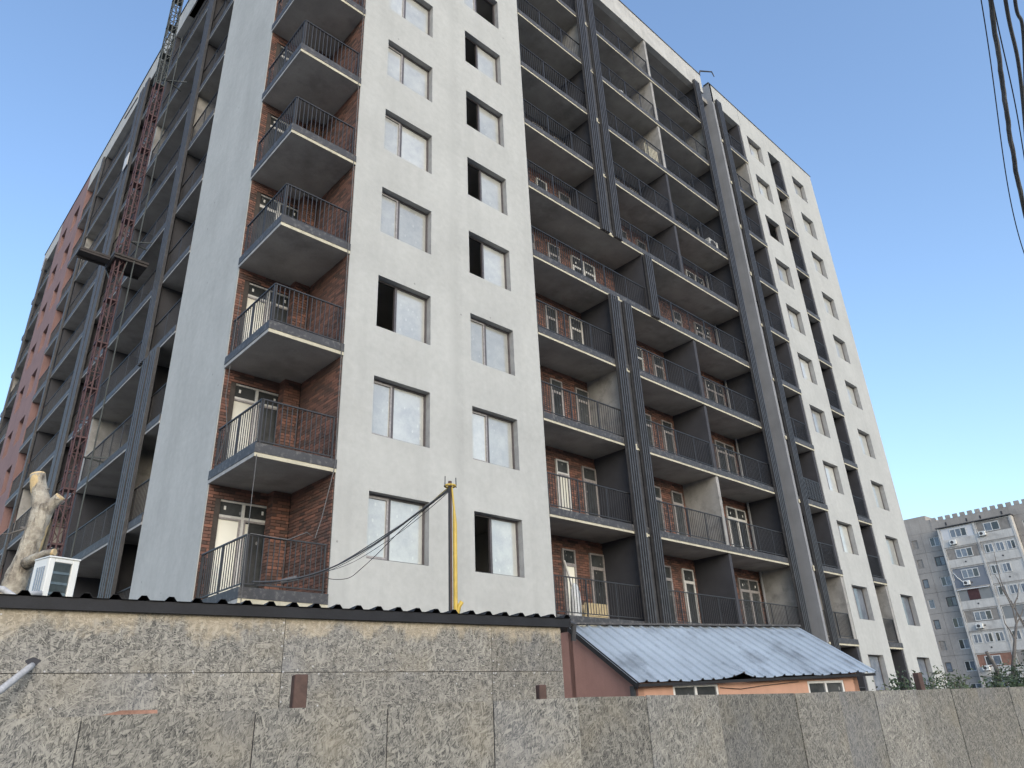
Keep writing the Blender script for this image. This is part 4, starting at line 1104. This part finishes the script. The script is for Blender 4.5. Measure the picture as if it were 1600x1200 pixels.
# ------------------------------------------------------------------ things on the balconies
def condenser(loc, label, rz=0):
    o = tag(empty('air_conditioner', loc, rz), label, 'air conditioner')
    MB().box(-.4, .4, -.15, .15, .05, .6).build('casing', M['ac_white'], o, bevel=.015)
    MB().tube([(-.1, -.165, .33), (-.1, -.151, .33)], .2, 14).build('fan_grille', M['fascia'], o)
    MB().box(-.34, -.28, -.15, .15, -.02, .05).box(.28, .34, -.15, .15, -.02, .05).build('foot', M['fascia'], o)
condenser((28.35, .45, S(6)+FL+.25), 'white air conditioner unit standing on a dark balcony high beside the grey return wall')
tag(MB().box(23.1, 24.15, .13, .15, S(7)+FL+.06, S(7)+1.2).build('pale_sheet', M['cream']), 'pale cream sheet leaning behind a high balcony railing', 'sheet')
def sack(name, loc, w_, h_, label):
    s = MB(); n = 12; prof = [(.75, 0), (1, .12), (1.02, .45), (.9, .75), (.55, .93), (.15, 1.0)]
    for r, z in prof:
        for k in range(n):
            a = 2*math.pi*k/n; q = r*(1+random.uniform(-.08, .08)); s.v.append((math.cos(a)*w_*q, math.sin(a)*w_*.7*q, z*h_))
    for i in range(len(prof)-1):
        for k in range(n): s.f.append((i*n+k, i*n+(k+1) % n, (i+1)*n+(k+1) % n, (i+1)*n+k)); s.mi.append(0)
    s.f.append(tuple((len(prof)-1)*n+k for k in range(n))); s.mi.append(0); s.f.append(tuple(reversed(range(n)))); s.mi.append(0)
    o = s.build(name, M['bag'], smooth=True); o.location = loc; return tag(o, label, 'sack')
sack('sack', (21.95, .35, S(8)+FL), .3, .62, 'white sack on a high balcony near the dark fins, left one of two')
sack('sack', (22.45, .35, S(8)+FL), .22, .42, 'smaller white sack on a high balcony, right one of two')
sack('sack', (16.35, .55, S(0)+FL), .18, 1.05, 'tall white sack on the lowest balcony beside the white wall')
cr = tag(empty('timber_crate', (17.0, .55, S(0)+FL)), 'pale timber crate on the lowest balcony behind the railing', 'crate')
for i in range(9): MB().box(-.5+i*.115, -.5+i*.115+.1, -.2, -.18, .12, .48).build('slat', M['wood_crate'], cr)
MB().box(-.5, .52, -.175, .2, .0, .11).box(-.5, .52, -.178, -.16, .4, .45).box(-.5, .52, .18, .2, .12, .48).build('base', M['wood_crate'], cr)
tag(MB().bar((17.0, .9, S(0)+FL), (16.93, 1.45, S(0)+2.2), .05).build('white_batten', M['frame_white']), 'white batten leaning on the door of the lowest balcony', 'batten')
# roof boom and loose board on the left wing
tag(MB().tube([(30.0, .1, 35.3), (30.1, 0, 35.75), (30.95, -.3, 36.05), (31.1, -.32, 35.75)], [.05, .05, .04, .03], 7).build('roof_boom', M['dark_metal']), 'small bent pipe boom on the roof edge at the notch', 'boom')
tag(MB().box(5.80, 5.83, 19.3, 20.0, 27.9, 28.7).build('white_board', M['blk_white']), 'white board fixed to the dark fin high on the left wing', 'board')
tag(MB().bar((5.75, 20.2, 33.2), (5.75, 22.5, 33.4), .06).build('roof_pole', M['cable_pale']), 'short pale pole sticking out near the top of the left wing', 'pole')
